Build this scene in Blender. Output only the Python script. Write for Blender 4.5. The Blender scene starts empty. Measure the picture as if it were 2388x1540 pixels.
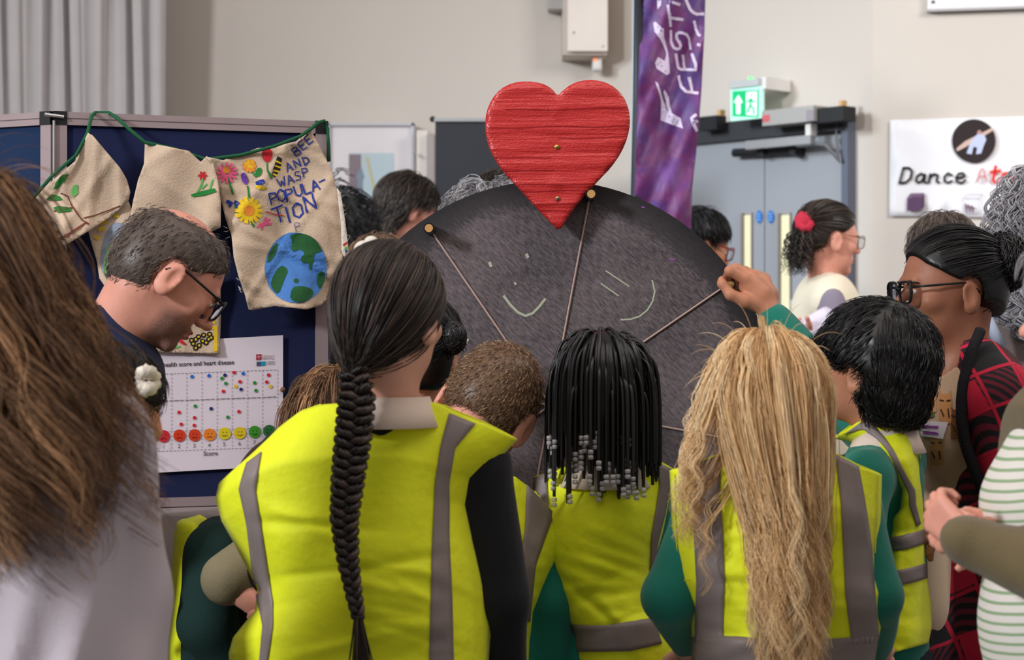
import bpy, bmesh, math, random
import numpy as np
from mathutils import Vector, Matrix, geometry
from mathutils.bvhtree import BVHTree

random.seed(7)
RNG = np.random.default_rng(7)
SC = bpy.context.scene
COL = SC.collection

# ------------------------------------------------------------------ camera, light, exposure
FPX, CH = 4500.0, 1.23            # focal length in pixels of a 2388x1540 frame, camera height
cam_d = bpy.data.cameras.new('camera')
cam = bpy.data.objects.new('camera', cam_d)
COL.objects.link(cam)
cam.location = (0, 0, CH)
cam.rotation_euler = (math.pi / 2, 0, 0)
cam_d.sensor_width = 36
cam_d.lens = FPX / 2388 * 36
cam_d.clip_end = 60
cam_d.dof.use_dof = True
cam_d.dof.focus_distance = 4.0
cam_d.dof.aperture_fstop = 5.0
SC.camera = cam

world = bpy.data.worlds.new('hall_ambient')
SC.world = world
world.use_nodes = True
bgn = world.node_tree.nodes['Background']
bgn.inputs[0].default_value = (1.0, 0.95, 0.93, 1)
bgn.inputs[1].default_value = 0.31


def area(name, loc, target, size, power, color):
    l = bpy.data.lights.new(name, 'AREA')
    l.shape = 'RECTANGLE'
    l.size, l.size_y = size
    l.energy = power
    l.color = color
    o = bpy.data.objects.new(name, l)
    COL.objects.link(o)
    o.location = loc
    o.rotation_euler = (Vector(target) - Vector(loc)).to_track_quat('-Z', 'Y').to_euler()
    return o


area('window_daylight', (-4.9, -0.5, 3.75), (0.4, 4.2, 1.0), (0.75, 0.75), 350, (0.93, 0.96, 1.0))
area('ceiling_lamp_row', (0.3, 2.6, 3.9), (0.3, 3.0, 0), (5.0, 2.0), 62, (1.0, 0.88, 0.80))
hw = area('high_window', (-3.2, 5.0, 3.4), (1.35, 7.5, 1.5), (1.0, 1.0), 24, (0.82, 0.93, 1.0))
hw.data.spread = math.radians(58)
area('side_window', (2.9, 4.6, 3.4), (2.2, 7.4, 1.7), (1.4, 1.0), 66, (1.0, 0.97, 0.93))

SC.view_settings.view_transform = 'Standard'
SC.view_settings.look = 'None'
SC.view_settings.gamma = 1
SC.view_settings.use_curve_mapping = False
SC.view_settings.exposure = 0.0


# ------------------------------------------------------------------ small helpers
def X(px, D): return (px - 1194) / FPX * D
def Z(py, D): return CH - (py - 770) / FPX * D
def P(px, py, D): return np.array([X(px, D), D, Z(py, D)])
def norm(v):
    v = np.asarray(v, float)
    return v / (np.linalg.norm(v, axis=-1, keepdims=True) + 1e-9)


def lin(c):
    c = np.asarray(c, float) / 255
    return tuple(np.where(c <= .04045, c / 12.92, ((c + .055) / 1.055) ** 2.4)) + (1,)


MATS = {}


def M(name, rgb, rough=.6, bump=0.0, bscale=60, var=0.0, vscale=6, stretch=(1, 1, 1), spec=.3, metal=0, emit=0, alpha=1, sheen=0, sss=0, trans=0):
    if name in MATS: return MATS[name]
    m = bpy.data.materials.new(name)
    m.use_nodes = True
    nt = m.node_tree
    b = nt.nodes['Principled BSDF']
    col = lin(rgb)
    b.inputs['Base Color'].default_value = col
    b.inputs['Roughness'].default_value = rough
    b.inputs['Metallic'].default_value = metal
    b.inputs['Specular IOR Level'].default_value = spec
    b.inputs['Transmission Weight'].default_value = trans
    if sheen: b.inputs['Sheen Weight'].default_value = sheen
    if sss:
        b.inputs['Subsurface Weight'].default_value = sss
        b.inputs['Subsurface Radius'].default_value = (.012, .005, .003)
    if emit:
        b.inputs['Emission Color'].default_value = col
        b.inputs['Emission Strength'].default_value = emit
    b.inputs['Alpha'].default_value = alpha
    tc = nt.nodes.new('ShaderNodeTexCoord')
    mp = nt.nodes.new('ShaderNodeMapping')
    mp.inputs['Scale'].default_value = stretch
    nt.links.new(tc.outputs['Object'], mp.inputs[0])
    n = nt.nodes.new('ShaderNodeTexNoise')
    n.inputs['Scale'].default_value = vscale
    n.inputs['Detail'].default_value = 5
    nt.links.new(mp.outputs[0], n.inputs['Vector'])
    mr = nt.nodes.new('ShaderNodeMapRange')
    mr.inputs[1].default_value, mr.inputs[2].default_value = .25, .75
    v = var if var else .04
    mr.inputs[3].default_value, mr.inputs[4].default_value = 1 - v, 1 + v
    nt.links.new(n.outputs[0], mr.inputs[0])
    mx = nt.nodes.new('ShaderNodeVectorMath')
    mx.operation = 'SCALE'
    mx.inputs[0].default_value = col[:3]
    nt.links.new(mr.outputs[0], mx.inputs['Scale'])
    nt.links.new(mx.outputs[0], b.inputs['Base Color'])
    if bump:
        n2 = nt.nodes.new('ShaderNodeTexNoise')
        n2.inputs['Scale'].default_value = bscale
        n2.inputs['Detail'].default_value = 4
        nt.links.new(mp.outputs[0], n2.inputs['Vector'])
        bp = nt.nodes.new('ShaderNodeBump')
        bp.inputs['Strength'].default_value = min(1, bump)
        bp.inputs['Distance'].default_value = .004
        nt.links.new(n2.outputs[0], bp.inputs['Height'])
        nt.links.new(bp.outputs[0], b.inputs['Normal'])
    MATS[name] = m
    return m


def hairmat(name, dark, mid, light, rough=.42, spec=.45):
    if name in MATS: return MATS[name]
    m = bpy.data.materials.new(name)
    m.use_nodes = True
    nt = m.node_tree
    b = nt.nodes['Principled BSDF']
    b.inputs['Roughness'].default_value = rough
    b.inputs['Specular IOR Level'].default_value = spec
    at = nt.nodes.new('ShaderNodeAttribute')
    at.attribute_name = 'rnd'
    n = nt.nodes.new('ShaderNodeTexNoise')
    n.inputs['Scale'].default_value = 35
    ad = nt.nodes.new('ShaderNodeMath')
    ad.operation = 'MULTIPLY_ADD'
    ad.inputs[1].default_value = .3
    nt.links.new(n.outputs[0], ad.inputs[0])
    nt.links.new(at.outputs['Fac'], ad.inputs[2])
    sb = nt.nodes.new('ShaderNodeMath')
    sb.operation = 'SUBTRACT'
    sb.inputs[1].default_value = .15
    nt.links.new(ad.outputs[0], sb.inputs[0])
    r = nt.nodes.new('ShaderNodeValToRGB')
    r.color_ramp.elements[0].color = lin(dark)
    r.color_ramp.elements[1].color = lin(light)
    e = r.color_ramp.elements.new(.5)
    e.color = lin(mid)
    nt.links.new(sb.outputs[0], r.inputs[0])
    nt.links.new(r.outputs[0], b.inputs['Base Color'])
    MATS[name] = m
    return m


WL = {}


def thing(name, label, cat, loc=(0, 0, 0), group=None, kind=None):
    o = bpy.data.objects.new(name, None)
    o.empty_display_size = .1
    COL.objects.link(o)
    o.location = loc
    if label: o['label'] = label
    if cat: o['category'] = cat
    if group: o['group'] = group
    if kind: o['kind'] = kind
    WL[o.name] = np.array(loc, float)
    return o


def tag(o, label=None, cat=None, group=None, kind=None):
    for k, v in (('label', label), ('category', cat), ('group', group), ('kind', kind)):
        if v: o[k] = v
    return o


def obj(name, V, Fs, mat, parent=None, smooth=True, rnd=None, solid=0, loc=None, offset=0):
    """one mesh object; V in world coordinates; Fs a list of faces or an int array"""
    V = np.asarray(V, float).reshape(-1, 3)
    base = WL[parent.name] if parent is not None else np.zeros(3)
    org = np.asarray(loc, float) if loc is not None else base
    me = bpy.data.meshes.new(name)
    if isinstance(Fs, np.ndarray):
        k = Fs.shape[1]
        me.vertices.add(len(V))
        me.vertices.foreach_set('co', (V - org).astype(np.float32).ravel())
        me.loops.add(Fs.size)
        me.loops.foreach_set('vertex_index', Fs.astype(np.int32).ravel())
        me.polygons.add(len(Fs))
        me.polygons.foreach_set('loop_start', np.arange(0, Fs.size, k, dtype=np.int32))
        me.update(calc_edges=True)
    else:
        me.from_pydata((V - org).tolist(), [], [list(map(int, f)) for f in Fs])
    me.validate()
    if rnd is not None:
        a = me.attributes.new('rnd', 'FLOAT', 'POINT')
        a.data.foreach_set('value', np.asarray(rnd, np.float32))
    me.polygons.foreach_set('use_smooth', [bool(smooth)] * len(me.polygons))
    me.materials.append(mat)
    o = bpy.data.objects.new(name, me)
    COL.objects.link(o)
    if parent is not None:
        o.parent = parent
        o.location = tuple(org - base)
    else:
        o.location = tuple(org)
    WL[o.name] = org
    if solid:
        md = o.modifiers.new('thickness', 'SOLIDIFY')
        md.thickness = solid
        md.offset = offset
    return o


def dup(src, loc, parent):
    """copy of a part that shares its mesh"""
    c = src.copy()
    COL.objects.link(c)
    c.parent = parent
    base = WL[parent.name] if parent is not None else np.zeros(3)
    c.location = tuple(np.asarray(loc) - base)
    WL[c.name] = np.asarray(loc, float)
    return c


class MB:
    """collects boxes, tubes and polygons in one mesh"""
    def __init__(s): s.V, s.F = [], []
    def add(s, V, Fs):
        n = len(s.V)
        s.V += [tuple(v) for v in V]
        s.F += [[int(i) + n for i in f] for f in Fs]
        return s
    def box(s, c, size, R=None, bev=0):
        bm = bmesh.new()
        bmesh.ops.create_cube(bm, size=1)
        for v in bm.verts: v.co = Vector([v.co[i] * size[i] for i in range(3)])
        if bev: bmesh.ops.bevel(bm, geom=bm.edges[:], offset=bev, segments=2, affect='EDGES', profile=.5)
        V = np.array([v.co[:] for v in bm.verts])
        bm.verts.index_update()
        Fs = [[v.index for v in f.verts] for f in bm.faces]
        bm.free()
        if R is not None: V = V @ np.asarray(R).T
        return s.add(V + np.asarray(c), Fs)
    def hexa(s, q0, q1):
        """box between two quads (4 points each, same order)"""
        return s.add(list(q0) + list(q1), [(0, 1, 2, 3), (7, 6, 5, 4), (0, 4, 5, 1), (1, 5, 6, 2), (2, 6, 7, 3), (3, 7, 4, 0)])
    def tube(s, pts, r, n=8, closed=False):
        pts = np.asarray(pts, float)
        m = len(pts)
        rr = np.broadcast_to(np.asarray(r, float), (m,))
        if closed: T = np.roll(pts, -1, 0) - np.roll(pts, 1, 0)
        else: T = np.gradient(pts, axis=0)
        T = norm(T)
        ref = np.array([0, 0, 1.]) if abs(T[:, 2]).mean() < .8 else np.array([1., 0, 0])
        A = norm(np.cross(T, ref))
        B = np.cross(T, A)
        th = np.arange(n) * 2 * math.pi / n
        V = pts[:, None] + rr[:, None, None] * (np.cos(th)[None, :, None] * A[:, None] + np.sin(th)[None, :, None] * B[:, None])
        V = V.reshape(-1, 3)
        Fs = []
        for i in range(m if closed else m - 1):
            a, b = i * n, ((i + 1) % m) * n
            for j in range(n): Fs.append((a + j, a + (j + 1) % n, b + (j + 1) % n, b + j))
        if not closed:
            Fs.append(tuple(range(n))[::-1])
            Fs.append(tuple(range((m - 1) * n, m * n)))
        return s.add(V, Fs)
    def cyl(s, a, b, r0, r1=None, n=20): return s.tube([a, b], [r0, r0 if r1 is None else r1], n)
    def ell(s, c, r, R=None, nu=16, nv=10):
        V, Fs = [], []
        for i in range(nv + 1):
            p = math.pi * i / nv
            for j in range(nu):
                t = 2 * math.pi * j / nu
                V.append((math.sin(p) * math.cos(t), math.sin(p) * math.sin(t), math.cos(p)))
        for i in range(nv):
            for j in range(nu): Fs.append((i * nu + j, (i + 1) * nu + j, (i + 1) * nu + (j + 1) % nu, i * nu + (j + 1) % nu))
        V = np.array(V) * np.asarray(r)
        if R is not None: V = V @ np.asarray(R).T
        return s.add(V + np.asarray(c), Fs)
    def build(s, name, mat, parent=None, smooth=False, **k): return obj(name, s.V, s.F, mat, parent, smooth, **k)


# ------------------------------------------------------------------ distance fields -> continuous surfaces
class Field:
    def __init__(s, lo, hi, h):
        s.lo = np.asarray(lo, float)
        s.h = h
        n = np.ceil((np.asarray(hi) - s.lo) / h).astype(int) + 1
        s.n = n
        s.d = np.full(n, .4, np.float32)
    def _sub(s, lo, hi):
        a = np.clip(np.floor((lo - s.lo) / s.h).astype(int), 0, s.n)
        b = np.clip(np.ceil((hi - s.lo) / s.h).astype(int) + 1, 0, s.n)
        if np.any(b <= a): return None
        ax = [(s.lo[i] + s.h * np.arange(a[i], b[i])) for i in range(3)]
        g = np.stack(np.meshgrid(*ax, indexing='ij'), -1)
        return (slice(a[0], b[0]), slice(a[1], b[1]), slice(a[2], b[2])), g
    def _op(s, sl, v, k, op):
        d = s.d[sl]
        if op == 'u':
            h = np.clip(.5 + .5 * (d - v) / k, 0, 1)
            s.d[sl] = d + (v - d) * h - k * h * (1 - h)
        else:
            h = np.clip(.5 - .5 * (d + v) / k, 0, 1)
            s.d[sl] = d + (-v - d) * h + k * h * (1 - h)
    def ell(s, c, r, R=None, k=.01, op='u'):
        c, r = np.asarray(c, float), np.asarray(r, float)
        m = r.max() + k + 3 * s.h
        q = s._sub(c - m, c + m)
        if q is None: return s
        sl, g = q
        p = g - c
        if R is not None: p = p @ R
        k0 = np.linalg.norm(p / r, axis=-1)
        k1 = np.linalg.norm(p / r ** 2, axis=-1) + 1e-6
        s._op(sl, k0 * (k0 - 1) / k1, k, op)
        return s
    def cap(s, a, b, ra, rb=None, k=.012, op='u', sq=None):
        a, b = np.asarray(a, float), np.asarray(b, float)
        rb = ra if rb is None else rb
        m = max(ra, rb) + k + 3 * s.h
        q = s._sub(np.minimum(a, b) - m, np.maximum(a, b) + m)
        if q is None: return s
        sl, g = q
        p = g - a
        ba = b - a
        if sq is not None:
            ax, f = norm(sq[0]), sq[1]
            p = p + (p @ ax)[..., None] * ax * (1 / f - 1)
            ba = ba + (ba @ ax) * ax * (1 / f - 1)
        t = np.clip((p @ ba) / (ba @ ba + 1e-9), 0, 1)
        d = np.linalg.norm(p - t[..., None] * ba, axis=-1) - (ra + (rb - ra) * t)
        s._op(sl, d, k, op)
        return s
    def cut(s, fn):
        ax = [(s.lo[i] + s.h * np.arange(s.n[i])) for i in range(3)]
        g = np.stack(np.meshgrid(*ax, indexing='ij'), -1)
        s.d = np.maximum(s.d, fn(g).astype(np.float32))
        return s
    def folds(s, amp, freq=(18, 18, 9), seed=1, n=5):
        r = np.random.default_rng(seed)
        ax = [(s.lo[i] + s.h * np.arange(s.n[i])) for i in range(3)]
        for i in range(n):
            w = r.normal(size=3) * np.asarray(freq)
            ph = r.uniform(0, 6.28)
            s.d += (amp * np.sin(w[0] * ax[0][:, None, None] + w[1] * ax[1][None, :, None] + w[2] * ax[2][None, None, :] + ph)).astype(np.float32) / math.sqrt(n)
        return s
    def mesh(s):
        d, sg = s.d, s.d < 0
        c = [d[i:s.n[0] - 1 + i, j:s.n[1] - 1 + j, l:s.n[2] - 1 + l] < 0 for i in (0, 1) for j in (0, 1) for l in (0, 1)]
        cnt = sum(x.astype(np.int8) for x in c)
        act = (cnt > 0) & (cnt < 8)
        idx = np.argwhere(act)
        if len(idx) == 0: return np.zeros((0, 3)), np.zeros((0, 4), int)
        acc = np.zeros((len(idx), 3))
        num = np.zeros(len(idx))
        cs = [np.array(v) for v in ((0, 0, 0), (1, 0, 0), (0, 1, 0), (1, 1, 0), (0, 0, 1), (1, 0, 1), (0, 1, 1), (1, 1, 1))]
        vals = [d[tuple((idx + v).T)] for v in cs]
        for i in range(8):
            for j in range(i + 1, 8):
                if abs(cs[i] - cs[j]).sum() != 1: continue
                m = (vals[i] < 0) != (vals[j] < 0)
                t = vals[i] / (vals[i] - vals[j] + 1e-12)
                acc[m] += (cs[i] + t[:, None] * (cs[j] - cs[i]))[m]
                num += m
        V = s.lo + s.h * (idx + acc / num[:, None])
        vid = -np.ones(act.shape, int)
        vid[act] = np.arange(len(idx))
        out = []
        for axis in range(3):
            o1, o2 = (axis + 1) % 3, (axis + 2) % 3
            sl0, sl1 = [slice(None)] * 3, [slice(None)] * 3
            sl0[axis], sl1[axis] = slice(0, -1), slice(1, None)
            for o in (o1, o2): sl0[o] = sl1[o] = slice(1, -1)
            a, b = sg[tuple(sl0)], sg[tuple(sl1)]
            e = np.argwhere(a != b)
            if len(e) == 0: continue
            fl = a[tuple(e.T)]
            e[:, o1] += 1
            e[:, o2] += 1
            q = []
            for u, v in ((0, 0), (-1, 0), (-1, -1), (0, -1)):
                w = e.copy()
                w[:, o1] += u
                w[:, o2] += v
                q.append(vid[tuple(w.T)])
            q = np.stack(q, 1)
            q[~fl] = q[~fl][:, ::-1]
            out.append(q)
        Q = np.concatenate(out)
        Q = Q[(Q >= 0).all(1)]
        return V, Q


def joinm(parts):
    V, Fs, n = [], [], 0
    for v, f in parts:
        V.append(v)
        Fs.append(f + n)
        n += len(v)
    return np.concatenate(V), np.concatenate(Fs)


# ------------------------------------------------------------------ pixel traced sheets and prints that lie on real surfaces
def inpoly(pts, poly):
    x, y = pts[:, 0], pts[:, 1]
    c = np.zeros(len(pts), bool)
    n = len(poly)
    for i in range(n):
        (x1, y1), (x2, y2) = poly[i], poly[(i + 1) % n]
        c ^= ((y1 > y) != (y2 > y)) & (x < (x2 - x1) * (y - y1) / (y2 - y1 + 1e-9) + x1)
    return c


def densify(poly, step, closed=True):
    out = []
    n = len(poly)
    for i in range(n if closed else n - 1):
        a, b = np.array(poly[i], float), np.array(poly[(i + 1) % n], float)
        k = max(1, int(np.linalg.norm(b - a) / step))
        for j in range(k): out.append(a + (b - a) * j / k)
    if not closed: out.append(np.array(poly[-1], float))
    return np.array(out)


def smoothpoly(poly, it=2, closed=True):
    p = np.array(poly, float)
    for _ in range(it):
        q = np.roll(p, -1, 0)
        a, b = .75 * p + .25 * q, .25 * p + .75 * q
        if closed: p = np.stack([a, b], 1).reshape(-1, 2)
        else: p = np.concatenate([p[:1], np.stack([a, b], 1)[:-1].reshape(-1, 2), p[-1:]])
    return p


def trimesh(poly, step):
    """2-D triangulation of a polygon with interior points"""
    b = densify(poly, step)
    lo, hi = b.min(0), b.max(0)
    gx, gy = np.meshgrid(np.arange(lo[0] + step / 2, hi[0], step), np.arange(lo[1] + step / 2, hi[1], step))
    g = np.stack([gx.ravel(), gy.ravel()], 1)
    if len(g):
        g = g + RNG.uniform(-.2, .2, g.shape) * step
        g = g[inpoly(g, b)]
        dd = np.min(np.linalg.norm(g[:, None] - b[None], axis=-1), 1) if len(g) else np.zeros(0)
        g = g[dd > step * .45]
    pts = [Vector(p) for p in np.concatenate([b, g])] if len(g) else [Vector(p) for p in b]
    n = len(b)
    r = geometry.delaunay_2d_cdt(pts, [(i, (i + 1) % n) for i in range(n)], [], 1, 1e-5)
    return np.array([v[:] for v in r[0]]), [list(f) for f in r[2]]


class Plane:
    """a flat surface in the room; pt() gives the point of it seen at a pixel"""
    def __init__(s, p0, n):
        s.p0, s.n = np.asarray(p0, float), norm(n)
    def D(s, px, py=770):
        d = np.array([(px - 1194) / FPX, 1, -(py - 770) / FPX])
        return ((s.p0 - [0, 0, CH]) @ s.n) / (d @ s.n)
    def pt(s, px, py, off=0):
        return P(px, py, s.D(px, py)) + s.n * off
    def surf(s, pts, off): return [s.pt(x, y, off) for x, y in pts]
    def box(s, x0, y0, x1, y1, o0, o1, zb=None):
        a = [s.pt(x0, y0, 0), s.pt(x1, y0, 0), s.pt(x1, y1, 0), s.pt(x0, y1, 0)]
        zt = (a[0][2] + a[1][2]) / 2
        z0 = (a[2][2] + a[3][2]) / 2 if zb is None else zb
        for q, z in zip(a, (zt, zt, z0, z0)): q[2] = z
        return [q + s.n * o0 for q in a], [q + s.n * o1 for q in a]


class Draped:
    """any built mesh as a surface for prints: the point seen at a pixel, lifted off along the surface normal"""
    def __init__(s, *objs):
        V, Fs, n = [], [], 0
        for o in objs:
            me = o.data
            w = WL[o.name]
            for v in me.vertices: V.append(Vector(v.co) + Vector(w))
            for p in me.polygons: Fs.append([i + n for i in p.vertices])
            n = len(V)
        s.t = BVHTree.FromPolygons(V, Fs)
    def pt(s, px, py, off=0):
        d = Vector(((px - 1194) / FPX, 1, -(py - 770) / FPX)).normalized()
        h, n, i, dist = s.t.ray_cast(Vector((0, 0, CH)), d)
        if h is None: return None
        if n.dot(d) > 0: n = -n
        return np.array(h + n * off)


def patch(name, surf, poly, mat, parent, off=.0015, step=None, label=None):
    """filled print on a surface from a pixel polygon"""
    if step is None and isinstance(surf, Plane):
        V = [surf.pt(x, y, off) for x, y in poly]
        Fs = [list(range(len(V)))]
    else:
        q, Fs = trimesh(poly, step or 12)
        V = [surf.pt(x, y, off) for x, y in q]
        Fs = [f for f in Fs if all(V[i] is not None for i in f)]
        V = [v if v is not None else np.zeros(3) for v in V]
        used = sorted({i for f in Fs for i in f})
        mp = {u: i for i, u in enumerate(used)}
        V = [V[u] for u in used]
        Fs = [[mp[i] for i in f] for f in Fs]
        if not V: return None
    o = obj(name, V, Fs, mat, parent, False)
    if label: o['label'] = label
    return o


def strokes(name, surf, lines, w, mat, parent, off=.0018, step=8, label=None, ends=None):
    """pen or brush lines of width w pixels on a surface"""
    mb = MB()
    for ln in lines:
        p = densify(ln, step, False) if len(ln) > 1 else np.array([ln[0], (ln[0][0] + .1, ln[0][1])])
        T = norm(np.gradient(p, axis=0))
        p[0] -= T[0] * w * .3
        p[-1] += T[-1] * w * .3
        Nn = np.stack([-T[:, 1], T[:, 0]], 1)
        V = []
        ok = True
        for a, b in zip(p + Nn * w / 2, p - Nn * w / 2):
            q, r = surf.pt(*a, off), surf.pt(*b, off)
            if q is None or r is None:
                if len(V) > 2: mb.add(V, [(i, i + 1, i + 3, i + 2) for i in range(0, len(V) - 2, 2)])
                V = []
                continue
            V += [q, r]
        if len(V) > 2: mb.add(V, [(i, i + 1, i + 3, i + 2) for i in range(0, len(V) - 2, 2)])
    if not mb.V: return None
    o = mb.build(name, mat, parent)
    if label: o['label'] = label
    return o


def circle(cx, cy, r, n=20, ry=None):
    return [(cx + r * math.cos(t), cy + (ry or r) * math.sin(t)) for t in np.arange(n) * 2 * math.pi / n]


def text(name, surf, s, px, py, h, mat, parent, rot=0, shear=0, sx=1.0, bold=0, off=.0018):
    """lettering: (px, py) is the start of the baseline, h the capital height in pixels, rot degrees clockwise on the picture"""
    cu = bpy.data.curves.new('lettering', 'FONT')
    cu.body = s
    cu.size = 1
    cu.shear = shear
    cu.offset = bold
    cu.resolution_u = 3
    o = bpy.data.objects.new('lettering', cu)
    COL.objects.link(o)
    dg = bpy.context.evaluated_depsgraph_get()
    me = bpy.data.meshes.new_from_object(o.evaluated_get(dg))
    k = h / .69
    c, sn = math.cos(math.radians(rot)), math.sin(math.radians(rot))
    V, ok = [], []
    for v in me.vertices:
        u, w = v.co.x * k * sx, -v.co.y * k
        q = surf.pt(px + u * c - w * sn, py + u * sn + w * c, off)
        ok.append(q is not None)
        V.append(q if q is not None else np.zeros(3))
    Fs = [list(p.vertices) for p in me.polygons if all(ok[i] for i in p.vertices)]
    bpy.data.objects.remove(o)
    bpy.data.curves.remove(cu)
    bpy.data.meshes.remove(me)
    used = sorted({i for f in Fs for i in f})
    if not used: return None
    mp = {u: i for i, u in enumerate(used)}
    return obj(name, [V[u] for u in used], [[mp[i] for i in f] for f in Fs], mat, parent, False)


def sheet(name, poly, depth, mat, parent, step=14, solid=.002, smooth=True):
    """cloth traced in the picture, hung at its own depth: depth(px, py) gives the distance from the camera"""
    q, Fs = trimesh(poly, step)
    return obj(name, [P(x, y, depth(x, y)) for x, y in q], Fs, mat, parent, smooth, solid=solid)


# ------------------------------------------------------------------ hair
def tubes(name, paths, r, mat, parent, rnd=None, n=3, taper=.3, r_end=None):
    """paths (N,S,3) -> N thin tubes in one mesh"""
    paths = np.asarray(paths, float)
    N, S, _ = paths.shape
    T = norm(np.gradient(paths, axis=1))
    ref = norm(RNG.normal(size=(N, 1, 3)))
    A = norm(np.cross(T, ref))
    B = np.cross(T, A)
    u = np.linspace(0, 1, S)
    prof = np.minimum(1, .5 + 4 * u) * (1 - (1 - taper) * u ** 3)
    R = np.broadcast_to(np.asarray(r, float).reshape(-1, 1), (N, 1)) * prof[None]
    th = np.arange(n) * 2 * math.pi / n
    V = paths[:, :, None] + R[..., None, None] * (np.cos(th)[:, None] * A[:, :, None] + np.sin(th)[:, None] * B[:, :, None])
    base = (np.arange(N) * S * n)[:, None, None] + (np.arange(S - 1) * n)[None, :, None]
    j = np.arange(n)
    j2 = (j + 1) % n
    Q = np.stack([base + j, base + j2, base + n + j2, base + n + j], -1).reshape(-1, 4)
    rv = np.repeat(RNG.uniform(0, 1, N) if rnd is None else np.asarray(rnd), S * n)
    return obj(name, V.reshape(-1, 3), Q, mat, parent, True, rnd=rv)


def push(q, ells, layer):
    for c, r, R in ells:
        l = (q - c) @ R
        rr = r[None] + layer[:, None]
        k = np.linalg.norm(l / rr, axis=1)
        ins = k < 1
        l[ins] = l[ins] / k[ins][:, None]
        q = np.where(ins[:, None], l @ R.T + c, q)
    return q


def drape(roots, dirs, S, step, ells, layer, grav=.25, drift=None):
    p, d = roots.copy(), norm(dirs)
    out = [p]
    g = np.array([0, 0, -1.])
    if drift is not None: g = norm(g + drift)
    step = np.broadcast_to(np.asarray(step, float), (len(p),))[:, None]
    for i in range(S - 1):
        d = norm(d * (1 - grav) + g * grav)
        q = push(p + d * step, ells, layer)
        d = norm(q - p)
        p = q
        out.append(p)
    return np.stack(out, 1)


def clump(guides, K, rad, seed=0, tip=.35, jitter=0):
    """K children round each guide strand"""
    r = np.random.default_rng(seed)
    G, S, _ = guides.shape
    off = r.normal(size=(G, K, 1, 3)) * rad
    u = np.linspace(0, 1, S)
    prof = (np.minimum(1, .35 + 2.5 * u) * (1 - (1 - tip) * u ** 2))[None, None, :, None]
    ch = guides[:, None] + off * prof
    if jitter:
        w = r.uniform(8, 20, (G, K, 1, 3))
        ch = ch + jitter * np.sin(w * u[None, None, :, None] + r.uniform(0, 6, (G, K, 1, 3))) * u[None, None, :, None]
    cut = r.uniform(.82, 1, (G, K, 1, 1))
    return ch.reshape(G * K, S, 3)


def wave(paths, amp, freq, start=.3, seed=0, phase=None):
    r = np.random.default_rng(seed)
    N, S, _ = paths.shape
    u = np.linspace(0, 1, S)
    ramp = np.clip((u - start) / (1 - start + 1e-6), 0, 1) ** .7
    ph = r.uniform(0, 6.28, N) if phase is None else phase + r.normal(size=N) * .35
    fr = freq * (r.uniform(.8, 1.2, N) if phase is None else 1 + .06 * r.normal(size=N))
    a = amp * r.uniform(.5, 1.2, N)
    ang = fr[:, None] * u[None] * 6.28 + ph[:, None]
    o = np.stack([np.cos(ang), .6 * np.sin(ang), .2 * np.sin(ang * .5)], -1) * (a[:, None] * ramp[None])[..., None]
    return paths + o
# ------------------------------------------------------------------ the hall: floor and walls
WALLC = M('wall_paint', (206, 196, 187), .75, .12, 220, .02, 1.5)
FLOORC = M('floor_vinyl', (120, 116, 112), .5, .1, 40, .05, 2)
BLACK = M('black_plastic', (30, 30, 33), .45)
SILVER = M('brushed_metal', (178, 178, 180), .35, 0, metal=.7)
WHITE = M('white_plastic', (224, 220, 216), .4)
WOOD = M('bare_wood', (205, 165, 115), .6, .2, 90, .12, 30, (1, 1, 6))

A2, B2, C2 = np.array([.3975, 8.6]), np.array([1.40, 7.5]), np.array([4.4, 6.86])
BACK = Plane((0, 8.6, 0), (0, -1, 0))
tm = (B2 - A2) / np.linalg.norm(B2 - A2)
MID = Plane((*A2, 0), (tm[1], -tm[0], 0))
tr = (C2 - B2) / np.linalg.norm(C2 - B2)
RIGHT = Plane((*B2, 0), (tr[1], -tr[0], 0))


def wallslab(name, a, b, n, z1=4.4, t=.15):
    a, b = np.array(a), np.array(b)
    o = -np.array(n[:2]) * t
    q = [(*a, 0), (*b, 0), (*b, z1), (*a, z1)]
    r = [(p[0] + o[0], p[1] + o[1], p[2]) for p in q]
    return tag(MB().hexa(q, r).build(name, WALLC), kind='structure')


tag(MB().box((-1, 4.4, -.05), (11.5, 10.5, .1)).build('floor', FLOORC), kind='structure')
wallslab('wall_back', (-6.5, 8.6), A2, BACK.n)
wallslab('wall_middle', A2, B2, MID.n)
wallslab('wall_right', B2, C2, RIGHT.n)

# narrow white door standing ajar beside the black banner
d2 = thing('door_2', None, None, (X(990, 8.4), 8.4, 0), kind='structure')
MB().box((X(985, 8.4), 8.42, 1.05), (.05, .06, 2.1), bev=.004).build('door_leaf', M('door_white', (226, 214, 206), .5), d2)
MB().box((X(1004, 8.35), 8.40, 1.04), (.035, .10, 2.08), bev=.004).build('door_edge', M('door_edge_grey', (165, 155, 152), .5), d2)
MB().ell(P(967, 357, 8.35), (.008, .012, .008)).build('door_knob', SILVER, d2)

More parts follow.
